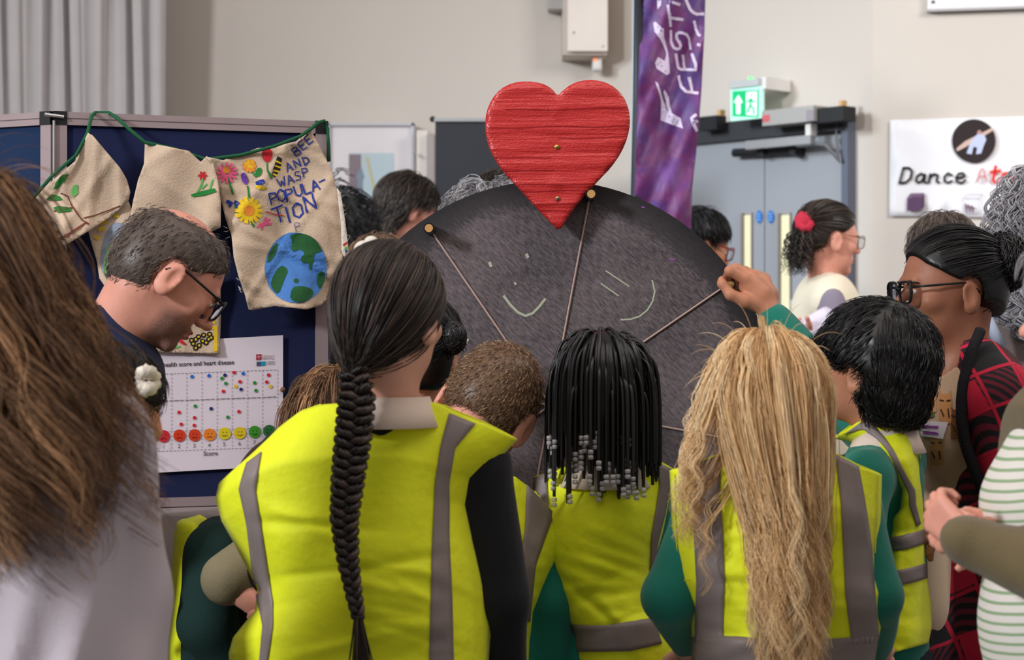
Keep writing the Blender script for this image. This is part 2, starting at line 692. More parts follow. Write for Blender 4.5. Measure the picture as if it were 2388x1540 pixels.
# ------------------------------------------------------------------ double door in the middle wall
d1 = thing('door_1', None, None, (*MID.pt(1783, 770)[:2], 0), kind='structure')
DOORC = M('door_grey', (150, 152, 158), .5, .05, 100, .02, 2)
FRAMEC = M('door_frame_dark', (52, 53, 58), .5)
def mplane(off): return Plane(MID.p0 + MID.n * off, MID.n)
def mbox(x0, y0, x1, y1, o0, o1, zb=None): return MB().hexa(*mplane(o1).box(x0, y0, x1, y1, o0 - o1, 0, zb))
def mpt(px, py, off): return mplane(off).pt(px, py)
mbox(1962, 268, 1977, 800, 0, .05, 0).build('door_frame', M('frame_blue_grey', (92, 98, 112), .5), d1)
mbox(1583, 290, 1598, 800, 0, .05, 0).build('door_frame', M('frame_blue_grey', (92, 98, 112), .5), d1)
mbox(1590, 277, 1966, 322, .0, .06).build('door_head', FRAMEC, d1)
for x0, x1, vx0, vx1 in ((1598, 1782, 1726, 1752), (1784, 1962, 1812, 1842)):
    lf = mbox(x0, 322, x1, 800, .0, .035, 0.01).build('door_leaf', DOORC, d1)
    mbox(vx0, 496, vx1, 800, .036, .046, .75).build('vision_panel_frame', M('vision_frame', (150, 148, 145), .4), lf)
    mbox(vx0 + 9, 502, vx1 - 2, 800, .047, .051, .78).build('vision_glass', M('lit_glass', (222, 214, 178), .1, emit=.25), lf)
    mbox(vx0 + 2, 498, vx0 + 7, 800, .047, .058, .78).build('vision_bead', M('bead_brown', (120, 112, 104), .5), lf)
for cx in (1770, 1797):
    DSP = mplane(.040)
    s = patch('door_sign', DSP, circle(cx, 506, 7.5, 24, 15), M('sign_blue', (38, 110, 190), .4), d1, 0)
    for yy in (499, 506, 513):
        strokes('sign_line', DSP, [[(cx - 4, yy), (cx + 4, yy)]], 2, M('sign_pale', (150, 195, 225), .5), s, .002)
mbox(1820, 700, 1895, 800, .036, .040, .55).build('notice_sheet', M('notice_white', (225, 225, 232), .6), d1)
# closer, arm and door hardware
cl = mbox(1778, 252, 1898, 288, .07, .17).build('closer_box', M('closer_silver', (172, 168, 165), .4, metal=.3), d1)
mbox(1898, 250, 1966, 284, .07, .15).build('closer_end', BLACK, cl)
mbox(1778, 268, 1794, 284, .17, .172).build('closer_label', M('label_pink', (205, 95, 100), .5), cl)
mbox(1880, 256, 1898, 282, .17, .172).build('closer_badge', M('badge_grey', (150, 140, 150), .5), cl)
mbox(1878, 288, 1890, 320, .10, .14).build('closer_pivot', WHITE, cl)
mbox(1738, 322, 1890, 342, .12, .15).build('closer_arm', SILVER, cl)
MB().tube([mpt(1885, 332, .13), mpt(1925, 338, .11), mpt(1957, 376, .07), mpt(1950, 325, .06), mpt(1952, 270, .06)], .008).build('closer_link', M('link_grey', (110, 112, 116), .4), cl)
mbox(1940, 263, 1960, 284, .08, .12).build('closer_bracket', WHITE, cl)
MB().tube([mpt(1712, 357, .07), mpt(1852, 350, .07)], .018, 10).build('door_bar', BLACK, d1)
for px in (1772, 1846): mbox(px - 6, 344, px + 8, 362, .03, .10).build('bar_mount', BLACK, d1)
mbox(1630, 271, 1671, 303, .07, .13).build('latch_box', BLACK, d1)
for px, y0, y1 in ((1676, 256, 276), (1960, 234, 262)):
    mbox(px - 4, y0, px + 4, y1, .07, .10).build('wood_wedge', WOOD, d1)

# ------------------------------------------------------------------ exit sign
es = thing('exit_sign', 'lit green emergency exit sign on the wall above the grey double door', 'sign', MID.pt(1745, 230))
ESP = Plane(MID.pt(1742, 240, .16), MID.n)
q = lambda x0, y0, x1, y1, a, b: MB().hexa(*ESP.box(x0, y0, x1, y1, a, b))
q(1708, 187, 1776, 204, -.06, .02).build('sign_housing', M('housing_grey', (190, 192, 192), .4), es)
q(1770, 180, 1786, 208, -.155, .0).build('wall_bracket', WHITE, es)
pn = q(1706, 205, 1778, 279, -.012, .006).build('sign_panel', M('panel_glow', (190, 240, 225), .3, emit=.35), es)
GRN = M('exit_green', (14, 172, 104), .4, emit=.55)
WGL = M('exit_white', (228, 255, 244), .4, emit=.8)
patch('green_field', ESP, [(1711, 213), (1773, 210), (1772, 274), (1711, 272)], GRN, es, .008)
patch('arrow', ESP, [(1726, 222), (1736, 240), (1730, 240), (1730, 266), (1721, 266), (1721, 240), (1715, 240)], WGL, es, .010)
patch('doorway', ESP, [(1744, 216), (1769, 214), (1768, 270), (1744, 268)], WGL, es, .010)
strokes('running_figure', ESP, [[(1757, 222), (1757, 224)], [(1756, 230), (1754, 246), (1748, 262)], [(1754, 246), (1762, 254), (1762, 266)], [(1748, 238), (1756, 232), (1764, 240)]], 5, GRN, es, .012)
MB().ell(ESP.pt(1751, 184, .0), (.012, .01, .008)).build('indicator_lamp', M('led_green', (70, 240, 90), .4, emit=2.0), es)

# ------------------------------------------------------------------ wall box, sensor, conduit on the back wall
wb = thing('wall_cabinet', 'cream metal electrical cabinet on the wall in the corner, above a small sensor', 'cabinet', P(1364, 60, 8.45))
BP = Plane((0, 8.36, 0), (0, -1, 0))
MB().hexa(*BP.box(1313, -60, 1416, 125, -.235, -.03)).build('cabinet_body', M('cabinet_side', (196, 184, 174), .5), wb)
MB().hexa(*BP.box(1324, -60, 1417, 119, -.03, 0)).build('cabinet_door', M('cabinet_cream', (226, 214, 204), .5), wb)
MB().ell(BP.pt(1338, 76, .0), (.006, .005, .006)).build('cabinet_lock', SILVER, wb)
MB().ell(BP.pt(1406, 108, .0), (.005, .004, .005)).build('cabinet_lock', SILVER, wb)
MB().hexa(*BP.box(1280, -60, 1313, 10, -.23, -.12)).build('cable_trunk', M('trunk_grey', (176, 170, 166), .5), wb)
sn = thing('motion_sensor', 'small white corner sensor with an orange light under the cream cabinet', 'sensor', P(1392, 145, 8.5))
MB().box(P(1392, 145, 8.5), (.042, .10, .085), bev=.012).build('sensor_case', WHITE, sn, True)
MB().ell(P(1388, 140, 8.45), (.008, .006, .006)).build('sensor_light', M('led_orange', (255, 120, 60), .4, emit=1.5), sn)

# ------------------------------------------------------------------ curtain
def curtain():
    nu, nz = 260, 14
    xs = np.linspace(-3.3, X(389, 8.2), nu)
    r = np.random.default_rng(3)
    ph = np.cumsum(r.uniform(.6, 1.5, nu)) * 2 * math.pi / 13.2
    V = []
    for iz in range(nz):
        z = .05 + 3.6 * iz / (nz - 1)
        a = .07 * (.75 + .25 * math.cos(z * 2))
        for i, x in enumerate(xs):
            V.append((x + .012 * math.sin(ph[i] * 2 + 1) + .01 * math.sin(z * 1.7 + ph[i] * .3), 8.30 - 1.6 * a * abs(math.sin(.5 * ph[i] + .12 * math.sin(z * 1.3))) ** .55 + .012 * math.sin(ph[i] * 1.7), z))
    Fs = [(i * nu + j, i * nu + j + 1, (i + 1) * nu + j + 1, (i + 1) * nu + j) for i in range(nz - 1) for j in range(nu - 1)]
    o = obj('curtain', V, Fs, M('curtain_fabric', (206, 200, 200), .85, .2, 300, .03, 8, sheen=.3), solid=.004)
    tag(o, 'long pale grey pleated curtain hanging in front of the back wall', 'curtain')
    cr = MB()
    cr.tube([(-3.4, 8.25, 3.68), (X(395, 8.2), 8.25, 3.68)], .018)
    tag(cr.build('curtain_rail', SILVER), 'metal rail the pale curtain hangs from', 'rail')
curtain()

# ------------------------------------------------------------------ posters and banners at the back
po = thing('framed_poster', 'white framed poster with a pale river photo and purple foot on the back wall', 'poster', P(866, 480, 8.5))
PP = Plane((0, 8.50, 0), (0, -1, 0))
MB().hexa(*PP.box(768, 292, 962, 900, -.08, 0)).build('poster_sheet', M('poster_white', (226, 218, 220), .5), po)
fr = MB()
for r_ in ((764, 288, 966, 294), (960, 288, 966, 900), (764, 288, 770, 900)): fr.hexa(*PP.box(*r_, -.08, .02))
fr.build('poster_frame', M('frame_lilac', (196, 194, 202), .4), po)
ph = patch('poster_photo', PP, [(814, 357), (918, 357), (918, 487), (814, 487)], M('photo_pale_blue', (184, 200, 206), .5, var=.06, vscale=4), po, .002)
patch('photo_building', PP, [(814, 360), (842, 360), (842, 487), (814, 487)], M('photo_mauve', (132, 116, 124), .5, var=.1, vscale=10), ph, .003)
patch('photo_tower', PP, [(834, 487), (834, 418), (830, 412), (842, 388), (850, 414), (846, 420), (846, 487)], M('photo_slate', (128, 142, 158), .5), ph, .004)
patch('photo_quay', PP, [(846, 466), (918, 448), (918, 487), (846, 487)], M('photo_grey', (140, 146, 152), .5), ph, .0035)
strokes('photo_mast', PP, [[(856, 368), (874, 446)]], 4, M('photo_yellow', (206, 190, 120), .5), ph, .005)
patch('poster_foot', PP, [(770, 489), (960, 489), (960, 620), (770, 620)], M('poster_purple', (122, 48, 132), .5), po, .002)
LILAC = M('print_lilac', (200, 160, 205), .5)
text('poster_lettering', PP, 'mentary For', 832, 516, 9, LILAC, po, bold=.02, off=.004)
text('poster_lettering', PP, 'the F', 838, 531, 9, LILAC, po, bold=.02, off=.004)

bb = thing('roller_banner', 'plain black roller banner standing behind the wheel, with a silver top bar', 'banner', (X(1172, 7.6), 7.6, 0))
RB = Plane((0, 7.6, 0), (0, -1, 0))
MB().hexa(*RB.box(1015, 282, 1330, 800, -.004, 0, .12)).build('banner_sheet', M('banner_black', (42, 42, 48), .6, var=.03), bb)
MB().hexa(*RB.box(1012, 276, 1333, 284, -.016, .012)).build('top_bar', SILVER, bb)
MB().ell(RB.pt(1009, 278, 0), (.012, .015, .012)).build('bar_end', BLACK, bb)
MB().box((X(1172, 7.6), 7.6, .06), (.56, .16, .12), bev=.02).build('banner_base', SILVER, bb)
MB().tube([(X(1172, 7.63), 7.63, .1), (X(1172, 7.63), 7.63, 2.03)], .01).build('banner_pole', SILVER, bb)

wbd = thing('whiteboard', 'lower edge of a white panel high on the wall above the dance poster', 'board', RIGHT.pt(2300, 0))
MB().hexa(*RIGHT.box(2163, -80, 2560, 20, .005, .035)).build('panel', M('panel_white', (232, 228, 232), .4), wbd)
MB().hexa(*RIGHT.box(2161, 18, 2562, 24, .005, .04)).build('panel_edge', M('panel_edge', (176, 172, 172), .5), wbd)
MB().ell(RIGHT.pt(2176, 8, .036), (.007, .007, .007)).build('panel_screw', M('screw_dark', (110, 100, 96), .5), wbd)

dp = thing('dance_poster', 'white poster lettered Dance Atoms with a round dark photo and drawn cubes', 'poster', RIGHT.pt(2240, 390))
q2, f2 = trimesh([(2076, 281), (2600, 267), (2600, 512), (2074, 505)], 30)
obj('poster_sheet', [RIGHT.pt(x, y, .012 + .006 * math.sin(x / 55) * math.cos(y / 60)) for x, y in q2], f2, M('paper_white', (240, 236, 240), .5), dp, solid=.001)
DPS = Plane(RIGHT.pt(2200, 390, .021), RIGHT.n)
cph = patch('round_photo', DPS, circle(2271, 329, 51, 40), M('photo_black', (44, 34, 34), .4), dp, .001)
patch('photo_plank', DPS, [(2232, 353), (2252, 343), (2318, 303), (2312, 299), (2250, 330), (2230, 347)], M('photo_tan', (206, 176, 164), .5), cph, .002)
patch('photo_dancer', DPS, [(2254, 358), (2264, 330), (2280, 312), (2296, 316), (2300, 326), (2294, 340), (2288, 358), (2276, 360), (2279, 345), (2270, 342), (2266, 360)], M('photo_ice', (190, 198, 228), .5), cph, .003)
patch('photo_head', DPS, circle(2284, 309, 5, 12), M('photo_tan2', (190, 140, 128), .5), cph, .003)
INK = M('ink_black', (30, 27, 30), .5)
# marker lettering drawn stroke by stroke
cp = lambda lines, dx: [[(x + dx, y) for x, y in l] for l in lines]
strokes('dance_lettering', DPS, [
    [(2107, 392), (2098, 428)], [(2106, 392), (2120, 392), (2127, 400), (2124, 416), (2112, 426), (2097, 427)],
    [(2157, 410), (2148, 405), (2139, 411), (2136, 421), (2142, 427), (2150, 422), (2158, 406), (2155, 424), (2160, 427)],
    [(2170, 406), (2166, 427)], [(2168, 416), (2178, 406), (2187, 409), (2184, 422), (2190, 427)],
    [(2220, 410), (2211, 404), (2203, 412), (2203, 423), (2211, 427), (2220, 422)],
    [(2231, 416), (2250, 412), (2246, 404), (2236, 405), (2230, 415), (2232, 425), (2242, 427), (2252, 421)]], 5.5, INK, dp, .002, 3)
RED = M('print_red', (225, 48, 44), .5)
strokes('atoms_lettering', DPS, [[(2322, 388), (2316, 420), (2320, 426), (2327, 424)], [(2310, 402), (2332, 399)]], 7, RED, dp, .002, 3)
patch('letter_o', DPS, smoothpoly([(2334, 402), (2366, 400), (2367, 423), (2335, 425)], 2), RED, dp, .002)
text('atoms_lettering', DPS, 'ms', 2378, 425, 30, RED, dp, shear=.2, bold=.03, off=.002)
strokes('letter_a', DPS, [[(2279, 424), (2287, 396), (2293, 394), (2300, 424)], [(2284, 412), (2298, 411)]], 3.5, M('print_pink', (212, 130, 132), .5), dp, .002, 3)
strokes('letter_a_figure', DPS, [[(2289, 418), (2289, 430)], [(2275, 426), (2282, 414)], [(2306, 426), (2298, 412)]], 2, M('print_faint', (200, 190, 194), .5), dp, .002, 3)
PUR = M('print_purple', (94, 66, 98), .5)
patch('cube_front', DPS, [(2116, 461), (2148, 460), (2147, 492), (2115, 492)], PUR, dp, .002)
patch('cube_top', DPS, [(2116, 460), (2124, 451), (2156, 450), (2149, 459)], M('print_purple_light', (122, 94, 124), .5), dp, .002)
patch('cube_side', DPS, [(2149, 460), (2156, 451), (2156, 482), (2148, 491)], M('print_purple_dark', (84, 58, 90), .5), dp, .002)
FAINT = M('print_grey', (190, 184, 194), .5)
strokes('open_cube', DPS, [[(2245, 462), (2282, 462), (2282, 496), (2246, 496), (2245, 462), (2256, 452), (2290, 452), (2290, 486), (2282, 496)], [(2282, 462), (2290, 452)]], 1.6, FAINT, dp, .002, 4)
strokes('cube_figures', DPS, [[(2251, 476), (2254, 494)], [(2258, 478), (2262, 494)], [(2266, 480), (2270, 495)], [(2254, 482), (2272, 486)]], 4, M('print_dusk', (120, 92, 110), .5), dp, .0022, 4)

# ------------------------------------------------------------------ purple feather flag
ff = thing('feather_flag', 'tall purple festival flag on a black pole behind the wheel', 'flag', (X(1488, 6.2), 6.2, 0))
def flagdepth(px, py): return 6.2 + .018 * math.sin(px / 23 + py / 90) + .014 * math.sin(py / 37 - px / 40) + .010 * math.sin(px / 9 + py / 21)
FLG = bpy.data.materials.new('flag_purple')
FLG.use_nodes = True
nt = FLG.node_tree
bs = nt.nodes['Principled BSDF']
bs.inputs['Roughness'].default_value = .55
bs.inputs['Sheen Weight'].default_value = .2
tc = nt.nodes.new('ShaderNodeTexCoord')
ns = nt.nodes.new('ShaderNodeTexNoise')
ns.inputs['Scale'].default_value = 5
ns.inputs['Detail'].default_value = 7
ns.inputs['Roughness'].default_value = .62
nt.links.new(tc.outputs['Object'], ns.inputs['Vector'])
rp = nt.nodes.new('ShaderNodeValToRGB')
for i, (p_, c_) in enumerate(((.3, (50, 34, 100)), (.45, (74, 36, 108)), (.56, (106, 36, 98)), (.64, (92, 38, 112)), (.74, (104, 52, 132)))):
    e = rp.color_ramp.elements[i] if i < 2 else rp.color_ramp.elements.new(p_)
    e.position = p_
    e.color = lin(c_)
nt.links.new(ns.outputs[0], rp.inputs[0])
nt.links.new(rp.outputs[0], bs.inputs['Base Color'])
fl = sheet('flag_cloth', [(1497, -60), (1646, -60), (1643, 60), (1637, 190), (1630, 290), (1622, 370), (1614, 440), (1611, 540), (1600, 760), (1470, 760), (1478, 520), (1486, 250)], flagdepth, FLG, ff, 11, .002)
MB().tube([P(1491, -120, 6.22), P(1487, 250, 6.22), P(1481, 520, 6.22), (X(1476, 6.22), 6.22, .05)], [.016, .016, .017, .018]).build('flag_pole', M('pole_black', (34, 37, 42), .5), ff, True)
MB().tube([P(1482, -120, 6.23), P(1478, 250, 6.23), P(1472, 520, 6.23), (X(1468, 6.23), 6.23, .05)], .0055).build('pole_edge_strip', M('strip_pale_blue', (170, 196, 216), .4), ff, True)  # thin pale blue strip along one edge of the black pole
MB().box((X(1478, 6.22), 6.22, .03), (.4, .4, .06), bev=.015).build('flag_base', BLACK, ff)
FS = Draped(fl)
FW = M('flag_white', (206, 190, 214), .6)
fx = lambda pts: [(1470 + x / 4.81, y / 4.81) for x, y in pts]
for let in (
    ([(760, 1050), (620, 1030), (575, 980), (540, 860)], [(690, 1030), (660, 880)]),
    ([(505, 610), (520, 720), (530, 760), (570, 785), (730, 785), (735, 720), (700, 610)], [(615, 780), (585, 625)]),
    ([(680, 550), (655, 430), (625, 385), (590, 370), (550, 366), (525, 380), (520, 420), (545, 470), (560, 510), (545, 545), (515, 550), (490, 540), (468, 500), (455, 460), (450, 345)],),
    ([(445, 290), (425, 60)], [(430, 195), (590, 220)]), ([(545, 50), (450, 20)],),
    ([(820, 160), (740, 160), (700, 140), (670, 110), (640, 40), (620, 0)],), ([(820, 420), (770, 390), (735, 320), (710, 240)],), ([(820, 520), (765, 500)],),
    ([(765, 1265), (690, 1330), (750, 1500)], [(765, 1340), (735, 1345), (760, 1400)])):
    strokes('flag_letter', FS, [fx(l) for l in let], 6.5, FW, ff, .003, 6)
for pl in ([(265, 260), (290, 245), (370, 320), (370, 420), (425, 600), (435, 820), (400, 845), (290, 770), (268, 710), (300, 640), (385, 690), (400, 600), (340, 460), (280, 360)],
           [(280, 915), (310, 940), (360, 1120), (400, 1210), (430, 1255), (360, 1030), (375, 1005), (430, 1090), (470, 1270), (570, 1330), (600, 1445), (340, 1350), (335, 1120)],
           [(300, 0), (355, 0), (350, 60), (310, 105)]):
    patch('flag_emblem', FS, fx(pl), FW, ff, .003, 6)
strokes('emblem_speckle', FS, [fx([(x, y), (x + 6, y + 8)]) for x, y in ((440, 1300), (490, 1330), (470, 1360), (520, 1365), (500, 1395), (400, 1170), (420, 1230), (300, 720), (330, 700), (345, 745), (385, 800), (310, 300), (340, 340))], 2.2, M('flag_speck', (92, 50, 120), .6), ff, .0042, 4)

# ------------------------------------------------------------------ tables and display boards
tb = thing('display_table', 'table under a grey floor-length cloth below the blue display boards', 'table', (-1.1, 4.45, 0))
CLOTH = M('table_cloth', (138, 128, 126), .85, .15, 250, .03, 6)
nxs = np.linspace(-2.6, -.42, 60)
V, Fs = [], []
for iz, z in enumerate((.838, .6, .3, .02)):
    for i, x in enumerate(nxs): V.append((x, 4.06 - (.84 - z) * .012 - (.84 - z) * .03 * (1 + math.sin(x * 21 + math.sin(x * 5))), z))
n_ = len(nxs)
Fs = [(i * n_ + j, i * n_ + j + 1, (i + 1) * n_ + j + 1, (i + 1) * n_ + j) for i in range(3) for j in range(n_ - 1)]
obj('cloth_front', V, Fs, CLOTH, tb, solid=.002)
MB().box((-1.51, 4.46, .826), (2.18, .8, .028), bev=.006).build('table_top', CLOTH, tb)
for x in (-2.5, -.5):
    for y in (4.18, 4.78): MB().cyl((x, y, 0), (x, y, .81), .018).build('leg', SILVER, tb)

FELT1 = M('felt_navy', (17, 27, 68), .95, .2, 400, .05, 20, sheen=.15)
FELT2 = M('felt_teal_navy', (16, 42, 78), .95, .2, 400, .05, 20, sheen=.15)
ALU = M('frame_aluminium', (160, 142, 144), .45, metal=.25)
b0, b1 = np.array([X(125, 4.15), 4.15]), np.array([X(764, 4.35), 4.35])
bt = (b1 - b0) / np.linalg.norm(b1 - b0)
BOARD = Plane((*b0, 0), (bt[1], -bt[0], 0))
c1 = np.array([X(121, 4.15), 4.15])
c0 = np.array([X(-420, 4.45), 4.45])
ct = (c1 - c0) / np.linalg.norm(c1 - c0)
BOARD2 = Plane((*c1, 0), (ct[1], -ct[0], 0))
TOPZ, BOTZ = 1.700, .842
def board(lab, p, q_, pl, felt):
    t = thing('display_board', lab, 'display board', (*((p + q_) / 2), BOTZ))
    L = np.linalg.norm(q_ - p)
    u = (q_ - p) / L
    n = pl.n[:2]
    def bx(a0, a1, z0, z1, o0, o1):
        c = [(p + u * a, o) for a, o in ((a0, o0), (a1, o0), (a1, o1), (a0, o1))]
        lo = [(*(c_ + n * o), z0) for c_, o in c]
        hi = [(x, y, z1) for x, y, _ in lo]
        return MB().hexa(lo, hi)
    bx(.01, L - .01, BOTZ + .01, TOPZ - .01, -.012, -.004).build('felt_panel', felt, t)
    f = .028
    bx(0, f, BOTZ + f, TOPZ - f, -.022, .004).build('side_rail', ALU, t)
    bx(L - f, L, BOTZ + f, TOPZ - f, -.022, .004).build('side_rail', ALU, t)
    rail = bx(f, L - f, TOPZ - f, TOPZ, -.022, .004).build('top_rail', ALU, t)
    bx(f, L - f, TOPZ - f * .52, TOPZ - f * .46, .004, .0048).build('rail_groove', M('groove_dark', (96, 84, 86), .5), rail)
    bx(f, L - f, BOTZ, BOTZ + .02, -.022, .004).build('bottom_rail', ALU, t)
    for a in (0, L - f):
        for z in (BOTZ, TOPZ - f): bx(a - .001, a + f, z, z + f + .001, -.024, .006).build('corner_block', BLACK, t)
    return t
brd = board('navy felt display board hung with painted calico bunting', b0, b1, BOARD, FELT1)
board('second navy display board, hinged at its edge and mostly behind loose hair', c0, c1, BOARD2, FELT2)
MB().tube([(*(b0 + BOARD.n[:2] * .008), TOPZ - .02), (*(b0 + BOARD.n[:2] * .008), BOTZ + .05)], .003).build('hinge_rod', SILVER, brd)
MB().tube([(*(b0 + BOARD.n[:2] * .012 - bt * .02), TOPZ - .008), (*(b0 + BOARD.n[:2] * .012 + bt * .02), TOPZ - .012)], .004).build('hinge_clip', SILVER, brd)

# ------------------------------------------------------------------ score chart pinned to the board
ch = thing('score_chart', 'white printed chart of health score against heart disease with coloured dot stickers', 'chart', BOARD.pt(510, 940))
CP = Plane(BOARD.p0 + BOARD.n * .004, BOARD.n)
patch('chart_sheet', CP, [(236, 806), (660, 782), (660, 1087), (236, 1110)], M('chart_paper', (228, 216, 226), .6), ch, .0)
text('chart_title', CP, 'Relationship between health score and heart disease', 258, 860.5, 10, INK, ch, rot=-2.2, sx=.935, bold=.012, off=.0016)
GR = M('print_dots_grey', (150, 142, 152), .6)
gl = lambda px, t: px  # columns
def rowy(px, y_at_500): return y_at_500 - (px - 500) * .037
lines = []
for y5 in (868, 931, 1002, 1048):
    for x0 in range(350, 640, 9): lines.append([(x0, rowy(x0, y5)), (x0 + 5, rowy(x0 + 5, y5))])
for i in range(9):
    x = 365 + i * 35.2
    for y0 in range(868, 1046, 9): lines.append([(x, rowy(x, y0)), (x, rowy(x, y0 + 4))])
strokes('chart_grid', CP, lines, 1.2, GR, ch, .0014, 20)
strokes('chart_divider', CP, [[(x0, rowy(x0, 931)), (x0 + 6, rowy(x0 + 6, 931))] for x0 in range(372, 640, 12)], 2.2, GR, ch, .0016, 20)
DOT = {'r': M('sticker_red', (214, 40, 50), .5), 'g': M('sticker_green', (44, 140, 60), .5), 'b': M('sticker_blue', (30, 110, 205), .5), 'n': M('sticker_navy', (36, 42, 110), .5), 'y': M('sticker_yellow', (226, 190, 40), .5)}
cx_ = lambda x, y: (330 + x / 4.666, 780 + y / 4.666)
for x, y, c in ((548, 460, 'b'), (732, 450, 'b'), (906, 445, 'n'), (873, 479, 'g'), (916, 534, 'g'), (888, 620, 'r'), (1006, 416, 'r'), (1104, 427, 'b'), (1069, 515, 'r'), (1024, 567, 'y'), (1081, 599, 'n'), (1229, 528, 'g'), (1243, 612, 'g'), (1381, 443, 'r'), (1360, 519, 'r'), (1402, 567, 'y'), (406, 849, 'r'), (430, 979, 'r'), (583, 781, 'g'), (575, 908, 'r'), (572, 991, 'r'), (756, 809, 'n'), (1058, 841, 'r'), (937, 902, 'g')):
    patch('sticker', CP, circle(*cx_(x, y), 4.2, 12), DOT[c], ch, .002)
for i, (x, y, c) in enumerate(((240, 1110, (206, 42, 58)), (411, 1102, (214, 62, 36)), (577, 1098, (212, 66, 36)), (740, 1092, (232, 132, 44)), (903, 1080, (222, 204, 40)), (1068, 1074, (222, 196, 40)), (1230, 1062, (66, 150, 48)), (1388, 1052, (48, 110, 62)))):
    px, py = cx_(x, y)
    f_ = patch('face_disc', CP, circle(px, py, 14.3, 28), M('face_%d' % i, c, .5), ch, .002)
    dk = M('face_ink_%d' % i, tuple(int(v * .6) for v in c), .5)
    sm = (i - 3.2) * 1.1
    strokes('face_lines', CP, [[(px - 4, py - 4), (px - 4, py - 2)], [(px + 4, py - 4), (px + 4, py - 2)], [(px - 6, py + 5 - sm * .5), (px, py + 5 + sm * .5), (px + 6, py + 5 - sm * .5)]], 1.7, dk, f_, .0028, 4)
    text('chart_number', CP, str(i + 1), px - 4, py + 29, 9, GR if i == 0 else M('ink_grey', (84, 78, 86), .5), ch, rot=-2, off=.0016)
text('chart_axis', CP, 'Score', 474, 1063, 10, M('ink_grey', (84, 78, 86), .5), ch, rot=-2, bold=.01, off=.0016)
patch('crest_red', CP, [(597, 827), (609, 826), (609, 839), (597, 840)], M('crest_red', (172, 40, 60), .5), ch, .0016)
strokes('crest_lines', CP, [[(598, 833), (608, 832)], [(603, 828), (603, 838)]], 1.2, M('crest_pale', (226, 190, 200), .5), ch, .002)
text('crest_name', CP, 'University of', 612, 832, 4, M('ink_red_grey', (140, 96, 106), .5), ch, sx=.9, off=.0016)
text('crest_name', CP, 'BRISTOL', 612, 838.5, 4.6, M('ink_red_grey', (140, 96, 106), .5), ch, sx=1.1, off=.0016)
patch('logo_navy', CP, [(598, 844), (608, 843.5), (608, 853), (598, 854)], M('logo_navy', (70, 84, 116), .5), ch, .0016)
patch('logo_teal', CP, [(608, 843.5), (619, 843), (618, 852.5), (608, 853)], M('logo_teal', (24, 150, 178), .5), ch, .0016)
strokes('logo_lines', CP, [[(622, 844 + k * 3), (640, 843 + k * 3)] for k in range(3)], 1, GR, ch, .0016)
pin = MB().ell(CP.pt(658, 909, .006), (.006, .006, .006)).build('push_pin', M('pin_brown', (120, 80, 50), .4), None, True)
tag(pin, 'small brown push pin at the side of the score chart', 'pin')

# leaflet hung on the cloth front
lf = thing('table_poster', 'grey poster about a health score hung on the front of the table cloth', 'poster', P(520, 1350, 3.97))
LP = Plane((0, 3.985, 0), (0, -1, 0))
patch('poster_sheet', LP, [(462, 1216), (640, 1210), (640, 1560), (462, 1560)], M('leaflet_grey', (118, 108, 112), .6), lf, 0)
DI = M('ink_slate', (40, 38, 46), .5)
text('poster_lettering', LP, 'your', 470, 1229, 11, M('ink_blue_grey', (72, 84, 110), .5), lf, rot=-2, off=.0015)
text('poster_lettering', LP, 'health score', 468, 1246, 13, DI, lf, rot=-2, off=.0015)
strokes('poster_scribble', LP, [circle(545, 1448, 12, 12, 8), [(562, 1436), (568, 1456)], [(577, 1432), (566, 1446), (580, 1452)]], 2, DI, lf, .0015, 4)
patch('poster_band', LP, [(505, 1476), (640, 1470), (640, 1492), (505, 1494)], M('band_red', (120, 22, 44), .5), lf, .0015)
# ------------------------------------------------------------------ painted bunting on its green cord
CALICO = M('calico', (206, 182, 158), .9, .35, 240, .06, 14, sheen=.1)
bu = thing('bunting', 'string of painted calico bunting pieces on a green cord over the blue board', 'bunting', BOARD.pt(450, 500))
def bd(px, py): return BOARD.D(px, py)
def cloth(seed, amp=.012, lift=.035):
    r = np.random.default_rng(seed)
    w = [(r.uniform(-1, 1) / 22, r.uniform(-1, 1) / 30, r.uniform(0, 6), r.uniform(.4, 1)) for _ in range(6)]
    def f(px, py):
        s_ = amp * sum(a * math.sin(px * u + py * v + ph) for u, v, ph, a in w) * .6
        for u, v, ph, a in w[:4]:      # sharper creases
            s_ -= amp * .55 * a * math.exp(-(((px * v * 1.3 - py * u * 1.1 + ph * 3) % 5.2 - 2.6) / .35) ** 2)
        return bd(px, py) - lift + min(s_, lift * .8)
    return f
A_ = [(205, 310), (196, 330), (180, 350), (176, 375), (110, 432), (66, 480), (62, 512), (85, 560), (122, 588), (160, 568), (205, 540), (260, 505), (300, 468), (304, 448), (296, 420), (280, 392), (255, 362), (216, 316)]
Bc = [(338, 332), (380, 340), (440, 352), (468, 378), (482, 364), (497, 380), (508, 420), (515, 470), (514, 530), (478, 548), (400, 545), (300, 525), (310, 470), (322, 420), (336, 382)]
B3 = [(206, 540), (250, 500), (300, 470), (330, 545), (330, 640), (300, 665), (250, 676), (232, 650), (226, 610), (214, 570)]
C_ = [(482, 366), (520, 374), (560, 360), (600, 346), (640, 342), (690, 330), (724, 302), (736, 324), (758, 366), (774, 400), (788, 452), (800, 500), (806, 560), (800, 600), (786, 650), (770, 690), (748, 712), (716, 722), (640, 714), (590, 724), (580, 722), (572, 690), (558, 650), (545, 600), (540, 550), (526, 510), (512, 450), (500, 400)]
E_ = [(330, 648), (514, 636), (515, 740), (512, 826), (430, 824), (330, 818)]
K_ = [(786, 440), (794, 450), (802, 500), (810, 560), (812, 585), (804, 602), (797, 585), (796, 530)]
ob = {}
